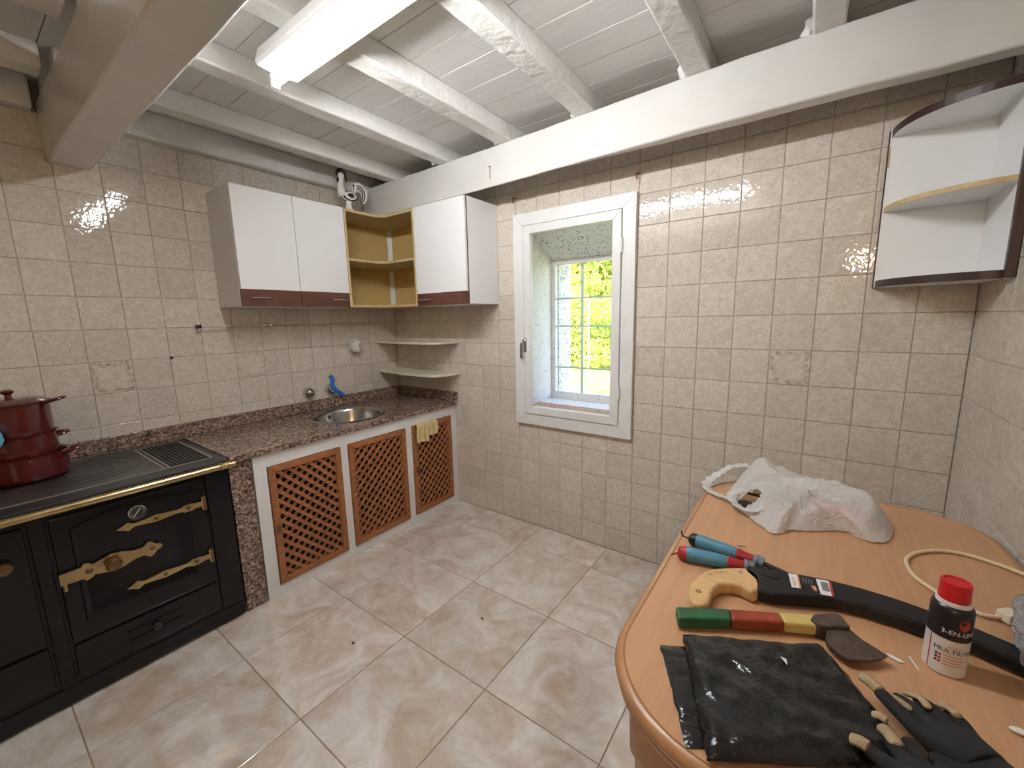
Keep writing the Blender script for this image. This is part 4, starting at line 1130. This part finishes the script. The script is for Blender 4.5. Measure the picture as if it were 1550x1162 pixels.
grip((2.455, -1.046, .768), (2.624, -1.062, .766), [(2.458, -1.046, .768), (2.446, -1.046, .768), (2.436, -1.042, .770), (2.433, -1.036, .778)], .0165, m_blackpl, (2.735, -1.094, .757), 0)
grip((2.446, -1.128, .768), (2.606, -1.096, .766), [(2.449, -1.130, .768), (2.441, -1.137, .766), (2.434, -1.136, .760)], .0165, m_grip_r, (2.735, -1.088, .757), 1)
MB().prism([(2.725, -1.105), (2.745, -1.105), (2.80, -1.098), (2.88, -1.105), (2.80, -1.088), (2.745, -1.08), (2.725, -1.085)], TZ + .001, TZ + .010).build('blades', m_darkiron, sh, bevel=.001)

# ---- pruning saw
saw = thing('pruning_saw', (2.72, -1.14, TZ), 'curved pruning saw with pale wooden grip in a black sheath', 'saw')
hpoly = [(2.598, -1.128), (2.562, -1.148), (2.534, -1.173), (2.515, -1.203), (2.507, -1.238), (2.503, -1.268), (2.510, -1.297), (2.519, -1.314), (2.531, -1.318), (2.543, -1.308), (2.548, -1.293), (2.547, -1.262), (2.550, -1.240), (2.559, -1.220), (2.577, -1.208), (2.593, -1.204), (2.606, -1.210), (2.617, -1.210), (2.626, -1.190), (2.624, -1.150)]
hp3 = catmull([(a, b, 0) for a, b in hpoly], 3, True)
zt = TZ + .030
MB().prism([(a, b) for a, b, _ in hp3], TZ + .002, zt).build('wooden_grip', m_sawwood, saw, bevel=.007, seg=3)
MB().lathe([(.0058, 0), (.0055, .0006), (.001, .0006)], (2.524, -1.274, zt), 14).build('hang_hole', m_stamp, saw)
MB().lathe([(.0045, 0), (.004, .001), (.001, .0012)], (2.586, -1.154, zt), 14).build('rivet', m_chrome, saw, smooth=True)
def flat_text(body, size, c, ang, z, m, par, name='lettering', sx=1.0, rise=(0, 0)):
    vs, fs = text_geo(body, size)
    ca, sa = math.cos(ang), math.sin(ang)
    out = [(c[0] + ca * x * sx - sa * y, c[1] + sa * x * sx + ca * y, z) for x, y, _ in vs]
    MB().add(out, fs).build(name, m, par)
flat_text('ALTUNA', .013, (2.546, -1.186), math.radians(47), zt + .0004, m_stamp, saw)
top = [(2.590, -1.128), (2.599, -1.113), (2.63, -1.103), (2.670, -1.094), (2.745, -1.077), (2.80, -1.074), (2.850, -1.077), (2.897, -1.086), (2.957, -1.103), (2.995, -1.118), (3.015, -1.124)]
bot = [(2.592, -1.144), (2.612, -1.165), (2.621, -1.200), (2.650, -1.199), (2.746, -1.147), (2.80, -1.140), (2.85, -1.141), (2.885, -1.146), (2.942, -1.150), (2.985, -1.167), (3.005, -1.174)]
zs = TZ + .030
MB().prism(top + bot[::-1], TZ + .004, zs).build('sheath', m_blackpl, saw, bevel=.005, seg=2)
MB().prism(rrect(2.624, 2.658, -1.141, -1.122, .009, 5), zs - .001, zs + .0018).build('sheath_clip', m_blackpl, saw, bevel=.001)
def flatquad(pts, z, m, par, name): MB().prism(pts, z, z + .0004).build(name, m, par)
lab_ = bpy.data.objects.new('label', None); link(lab_, saw)
zl = zs + .0002
flatquad([(2.672, -1.102), (2.687, -1.098), (2.693, -1.149), (2.680, -1.153)], zl, m_paper, lab_, 'white_panel')
flatquad([(2.687, -1.098), (2.690, -1.0975), (2.6965, -1.148), (2.693, -1.149)], zl, m_inkor, lab_, 'orange_line')
flatquad([(2.721, -1.092), (2.743, -1.087), (2.747, -1.143), (2.729, -1.147)], zl, m_paper, lab_, 'barcode_panel')
flatquad([(2.743, -1.087), (2.747, -1.086), (2.751, -1.141), (2.747, -1.143)], zl, m_inkred, lab_, 'red_edge')
for k in range(11):
    t = k / 10
    y0 = -1.100 - .030 * t; xo = 2.7285 + .004 * t
    flatquad([(xo, y0), (xo + .0125, y0 + .003), (xo + .0127, y0 + .0015), (xo + .0002, y0 - .0012)], zl + .0005, m_ink, lab_, 'barcode_bar')
flat_text('ALTUNA', .0085, (2.6835, -1.130), math.radians(-82), zl + .0006, m_inkred, lab_)
for k in range(4):
    flatquad([(2.697 + .005 * k, -1.104 + .001 * k), (2.6985 + .005 * k, -1.1035 + .001 * k), (2.7005 + .005 * k, -1.123 + .001 * k), (2.699 + .005 * k, -1.1235 + .001 * k)], zl, m_greyring, lab_, 'print_line')
flatquad([(2.7125, -1.125), (2.7205, -1.123), (2.7235, -1.139), (2.7185, -1.1405)], zl, m_inkor, lab_, 'orange_mark')

# ---- hatchet
hat = thing('hatchet', (2.65, -1.28, TZ), 'small hatchet with a green, red and yellow painted handle', 'hatchet')
def seg_prism(pl, m, nm): MB().prism(pl, TZ + .003, TZ + .026).build(nm, m, hat, bevel=.0045, seg=2)
A_ = (2.495, -1.341); B_ = (2.508, -1.372); C_ = (2.584, -1.288); D_ = (2.592, -1.321); E_ = (2.662, -1.247); F_ = (2.674, -1.273); G_ = (2.735, -1.205); H_ = (2.735, -1.243)
seg_prism([A_, B_, D_, C_], m_green, 'green_grip'); seg_prism([C_, D_, F_, E_], m_redp, 'red_handle'); seg_prism([E_, F_, H_, G_], m_yellowp, 'yellow_handle')
eye = [(2.712, -1.242), (2.716, -1.224), (2.730, -1.212), (2.752, -1.196), (2.760, -1.200), (2.766, -1.214), (2.772, -1.226), (2.752, -1.236), (2.738, -1.248), (2.724, -1.252)]
q = MB(); q.prism(eye, TZ + .001, TZ + .031); q.build('head', m_axe, hat, bevel=.003)
bl = [(2.736, -1.246), (2.770, -1.222), (2.788, -1.239), (2.806, -1.246), (2.820, -1.252), (2.810, -1.267), (2.795, -1.281), (2.779, -1.291), (2.764, -1.299), (2.752, -1.294), (2.741, -1.284), (2.736, -1.272)]
cx, cy = 2.745, -1.238
lo = []; hi = []
for a, b in bl:
    d = Vector((a - 2.752, b + 1.232)); t = min(1, d.length / .075)
    w = .011 * (1 - t) + .0012
    lo.append((a, b, TZ + .014 - w)); hi.append((a, b, TZ + .014 + w))
MB().loft([lo, hi]).build('blade', m_axe, hat)

# ---- black bin bags folded
def sheet(name, corners, z, th, m, seed, label, nx=26, ny=22, amp=.004, sag=True, roll=.0):
    a, b, c, d = [Vector((*p, 0)) for p in corners]
    vs = []; fs = []
    for side in (0, 1):
        for j in range(ny + 1):
            for i in range(nx + 1):
                u, v = i / nx, j / ny
                p = (a * (1 - u) + b * u) * (1 - v) + (d * (1 - u) + c * u) * v
                edge = min(u, 1 - u, v, 1 - v)
                w = .8 * noise.noise(Vector((p.x * 16, p.y * 16, seed))) + .9 * (.5 - abs(noise.noise(Vector((p.x * 30 + p.y * 9, p.y * 24, seed + 3)))) * 2)
                jx = .004 * noise.noise(Vector((v * 9, u * 9, seed + 7)))
                zz = z + (th * min(1, edge * 14 + .25) + amp * (w + .6) * min(1, edge * 10 + .2) if side == 0 else 0)
                zz = max(zz, z + .0006 if side == 0 else z)
                over = 0
                if sag and p.y < TY0 + .012: over = (TY0 + .012 - p.y)
                vs.append((p.x + jx, p.y + jx, zz - over * .5))
    n_ = (nx + 1) * (ny + 1)
    for side in (0, 1):
        for j in range(ny):
            for i in range(nx):
                k = side * n_ + j * (nx + 1) + i
                f = (k, k + 1, k + nx + 2, k + nx + 1); fs.append(f if side == 0 else f[::-1])
    per = [i for i in range(nx + 1)] + [j * (nx + 1) + nx for j in range(1, ny + 1)] + [ny * (nx + 1) + i for i in range(nx - 1, -1, -1)] + [j * (nx + 1) for j in range(ny - 1, 0, -1)]
    for k in range(len(per)):
        p, q_ = per[k], per[(k + 1) % len(per)]
        fs.append((p, q_, q_ + n_, p + n_))
    o = MB().add(vs, fs).build(name, m, None, smooth=True, angle=60)
    return tag(o, label, 'bag', 'black bin bags')
sheet('bin_bag', [(2.492, -1.430), (2.575, -1.382), (2.65, -1.545), (2.575, -1.594)], TZ + .0008, .003, m_bin, 5, 'flat black bin bag strip sticking out under the folded bin bag', 14, 18, .0015)
sheet('bin_bag', [(2.522, -1.390), (2.732, -1.281), (2.838, -1.455), (2.602, -1.600)], TZ + .006, .012, m_bin, 9, 'large folded glossy black bin bag on the near end of the table', 40, 34, .006)
# pale scrap on it
o = MB().prism([(2.672, -1.372), (2.680, -1.373), (2.682, -1.386)], TZ + .0275, TZ + .0282).build('paper_scrap', m_paper); tag(o, 'tiny pale triangular scrap on the folded black bin bag', 'scrap')

# ---- work gloves
def glove(name, label, palm, fingers, tips, thumb):
    t = thing(name, (palm[0][0], palm[0][1], TZ), label, 'glove', 'black work gloves')
    me = bpy.data.meshes.new('knit'); bm = bmesh.new(); sk_ = bm.verts.layers.skin.verify()
    def nv(p, r, root=False):
        v = bm.verts.new(p); v[sk_].radius = (r, r * .8); v[sk_].use_root = root; return v
    prev = None; pv = []
    for k, (x, y, z, r) in enumerate(palm):
        v = nv((x, y, z), r, k == 0); pv.append(v)
        if prev: bm.edges.new((prev, v))
        prev = v
    for f in fingers:
        prev = pv[-1]
        for (x, y, z, r) in f:
            v = nv((x, y, z), r); bm.edges.new((prev, v)); prev = v
    prev = pv[len(pv) // 2]
    for (x, y, z, r) in thumb:
        v = nv((x, y, z), r); bm.edges.new((prev, v)); prev = v
    bm.to_mesh(me); bm.free(); me.materials.append(m_glove)
    o = bpy.data.objects.new('knit', me); link(o, t)
    s = o.modifiers.new('skin', 'SKIN'); s.use_smooth_shade = True
    o.modifiers.new('sub', 'SUBSURF').levels = 2; o.modifiers['sub'].render_levels = 2
    for pts, r in tips:
        MB().tube(catmull(pts, 4), [r * .4] + [r * .85] * (4 * (len(pts) - 1) - 1) + [r * .45], 10, flat=.75).build('fingertip', m_tan, t, smooth=True)
z = TZ
glove('work_glove', 'black knitted work glove with tan fingertips, fingers spread beside the bin bag',
      [(2.930, -1.47, z + .022, .030), (2.900, -1.445, z + .026, .034), (2.872, -1.418, z + .028, .034)],
      [[(2.838, -1.418, z + .028, .014), (2.812, -1.392, z + .032, .011), (2.792, -1.368, z + .034, .010)],
       [(2.848, -1.400, z + .028, .014), (2.832, -1.376, z + .030, .011), (2.812, -1.358, z + .026, .009)],
       [(2.866, -1.388, z + .028, .014), (2.856, -1.364, z + .030, .011), (2.838, -1.345, z + .026, .009)],
       [(2.888, -1.388, z + .026, .013), (2.884, -1.362, z + .026, .010), (2.872, -1.342, z + .022, .008)]],
      [([(2.798, -1.375, z + .036), (2.787, -1.362, z + .036), (2.776, -1.352, z + .034)], .0105),
       ([(2.829, -1.388, z + .036), (2.816, -1.378, z + .036), (2.802, -1.368, z + .032)], .0055),
       ([(2.848, -1.374, z + .038), (2.842, -1.356, z + .036), (2.826, -1.347, z + .028)], .0065),
       ([(2.880, -1.364, z + .035), (2.875, -1.352, z + .034), (2.864, -1.343, z + .028)], .0075)],
      [(2.862, -1.452, z + .026, .013), (2.835, -1.448, z + .024, .011)])
glove('work_glove', 'black knitted work glove with tan fingertips lying under the other at the table edge',
      [(2.86, -1.56, z + .03, .030), (2.845, -1.53, z + .032, .032), (2.825, -1.505, z + .032, .032)],
      [[(2.800, -1.500, z + .030, .013), (2.780, -1.488, z + .030, .010), (2.768, -1.480, z + .028, .009)],
       [(2.812, -1.482, z + .032, .013), (2.802, -1.462, z + .032, .010), (2.794, -1.446, z + .030, .009)],
       [(2.828, -1.478, z + .032, .013), (2.822, -1.456, z + .032, .010), (2.816, -1.440, z + .030, .009)],
       [(2.845, -1.485, z + .030, .012), (2.848, -1.466, z + .030, .010), (2.85, -1.45, z + .028, .009)]],
      [([(2.775, -1.486, z + .034), (2.766, -1.482, z + .033), (2.757, -1.478, z + .028)], .010),
       ([(2.806, -1.468, z + .036), (2.798, -1.452, z + .036), (2.792, -1.440, z + .032)], .010),
       ([(2.800, -1.424, z + .032), (2.792, -1.420, z + .032), (2.784, -1.418, z + .028)], .007)],
      [(2.815, -1.535, z + .030, .013), (2.792, -1.530, z + .028, .011)])

# ---- spray can
CXc, CYc, CR = 2.896, -1.206, .0262
can = thing('spray_can', (CXc, CYc, TZ), 'small black and white lubricant can with a red cap', 'can')
MB().lathe([(CR - .002, 0), (CR, .002), (CR, .066)], (CXc, CYc, TZ + .0005), 40).build('white_label', m_can_w, can, smooth=True)
MB().lathe([(CR, .0655), (CR, .113), (CR - .001, .117), (CR - .004, .121), (CR - .006, .122)], (CXc, CYc, TZ), 40).build('black_body', m_can_b, can, smooth=True)
MB().lathe([(CR - .0045, .1215), (CR - .005, .126), (CR - .006, .128), (.01, .128)], (CXc, CYc, TZ), 40).build('collar', m_can_w, can, smooth=True)
q = MB(); q.lathe([(.0192, .1275), (.0188, .156), (.018, .1585), (.0155, .159), (.0145, .1565), (.003, .1565)], (CXc, CYc, TZ), 36)
q.build('cap', m_capred, can, smooth=True)
CA = math.atan2(-2.12 - CYc, 2.67 - CXc)
def can_text(body, size, zc, m, da=0.0, name='lettering', sx=1.0):
    vs, fs = text_geo(body, size); out = []
    for x, y, _ in vs:
        a = CA + da + x * sx / CR
        out.append((CXc + (CR + .0004) * math.cos(a), CYc + (CR + .0004) * math.sin(a), TZ + zc + y))
    MB().add(out, fs).build(name, m, can)
def can_patch(a0, a1, z0, z1, m, name, rr=.0003, ell=False):
    n_ = 14; vs = []; fs = []
    if ell:
        am, zm = (a0 + a1) / 2, (z0 + z1) / 2
        pts = [(am + (a1 - a0) / 2 * math.cos(2 * math.pi * k / 28), zm + (z1 - z0) / 2 * math.sin(2 * math.pi * k / 28)) for k in range(28)]
        vs = [(CXc + (CR + rr) * math.cos(CA + a), CYc + (CR + rr) * math.sin(CA + a), TZ + zz) for a, zz in pts]; fs = [tuple(range(28))]
    else:
        for k in range(n_ + 1):
            a = CA + a0 + (a1 - a0) * k / n_
            for zz in (z0, z1): vs.append((CXc + (CR + rr) * math.cos(a), CYc + (CR + rr) * math.sin(a), TZ + zz))
        for k in range(n_): fs.append((2 * k, 2 * k + 2, 2 * k + 3, 2 * k + 1))
    MB().add(vs, fs).build(name, m, can)
can_text('3-EN-UNO', .0105, .080, m_paper, .62)
can_patch(.42, 1.0, .087, .106, m_inkred, 'oval_logo', ell=True)
can_text('ACEITE', .0055, .0545, m_inkor, .42)
can_text('MULTIUSO', .0105, .0465, m_ink, .42)
for k in range(3):
    can_patch(-.43, -.31, .022 + .006 * k, .026 + .006 * k, m_ink, 'dark_square'); can_patch(-.27, -.15, .022 + .006 * k, .026 + .006 * k, m_inkred, 'dark_square')
for k in range(4):
    can_patch(-.05, .95 - .15 * (k % 2), .0215 + .0052 * k, .0232 + .0052 * k, m_inkor, 'print_line')
can_patch(-.78, -.72, .004, .066, m_inkred, 'edge_line')

# ---- cable, plug, cloth, scraps
cb_ = thing('power_cable', (2.98, -.86, TZ), 'cream power cable looped on the table behind the spray can', 'cable')
cp = [(3.112, -.785, .756), (3.102, -.773, .756), (3.072, -.753, .756), (3.025, -.734, .756), (2.974, -.744, .756), (2.929, -.783, .756), (2.903, -.829, .756), (2.897, -.872, .756), (2.904, -.918, .756), (2.927, -.957, .756), (2.951, -.983, .756), (2.982, -1.004, .756), (3.000, -1.004, .757), (3.012, -1.0, .760)]
MB().tube(catmull(cp, 6), .0042, 10).build('cord', m_cable, cb_, smooth=True)
q = MB(); 
c_ = Vector((3.022, -.995, .762)); d_ = Vector((.72, .69, 0)).normalized(); n_ = Vector((-d_.y, d_.x, 0))
pl = [c_ - d_ * .014 - n_ * .012, c_ + d_ * .016 - n_ * .012, c_ + d_ * .016 + n_ * .012, c_ - d_ * .014 + n_ * .012]
q.prism([(p.x, p.y) for p in pl], .752, .772); q.build('plug', m_plug, cb_, bevel=.003)
vs = []
q = MB(); q.ball((0, 0, 0), 1.0, 48, 30, (.052, .165, .062))
_r = Matrix.Rotation(-.27, 3, 'Z'); q.v = [tuple(_r @ Vector(v) + Vector((3.052, -1.095, TZ + .058))) for v in q.v]
q.v = [(v[0], v[1], max(v[2], TZ + .001)) for v in [tuple(Vector(v) + .014 * noise.noise_vector(Vector(v) * 22) + .006 * noise.noise_vector(Vector(v) * 70)) for v in q.v]]
o = q.build('grey_cloth', m_greycl, None, smooth=True); tag(o, 'fluffy grey cloth bundle at the right edge of the table', 'cloth')
o = MB().prism([(2.822, -1.226), (2.829, -1.226), (2.840, -1.231), (2.846, -1.236), (2.838, -1.238), (2.828, -1.233)], TZ + .0006, TZ + .003).build('paint_chip', m_paper, None, bevel=.0008); tag(o, 'small white chip on the table between hatchet blade and can', 'chip')
o = MB().tube([(2.854, -1.213, TZ + .002), (2.8615, -1.243, TZ + .002)], .0012, 6).build('straw_fibre', m_paper); tag(o, 'thin pale fibre lying on the table left of the can', 'fibre')
o = MB().tube([(2.560, -.985, TZ + .0015), (2.578, -.976, TZ + .0015)], .001, 6).build('wood_splinter', m_stamp); tag(o, 'dark thin splinter on the table between bag and shears', 'splinter')
q = MB().ball((2.955, -1.304, TZ + .004), .008, 10, 6, (1.4, .7, .5)); o = q.build('tissue_shred', m_paper, None, smooth=True); tag(o, 'white shred of tissue at the right table edge below the can', 'tissue')

# debris on the floor
for (x, y), lab in (((1.56, -.86), 'dark dry leaf crumb on the floor tiles near the window wall'), ((1.20, -1.28), 'dark crumb on the floor tiles in front of the stove')):
    q = MB().ball((x, y, .0025), .008, 8, 5, (1.2, .5, .3)); o = q.build('floor_crumb', m_ink, None, smooth=True); tag(o, lab, 'crumb')
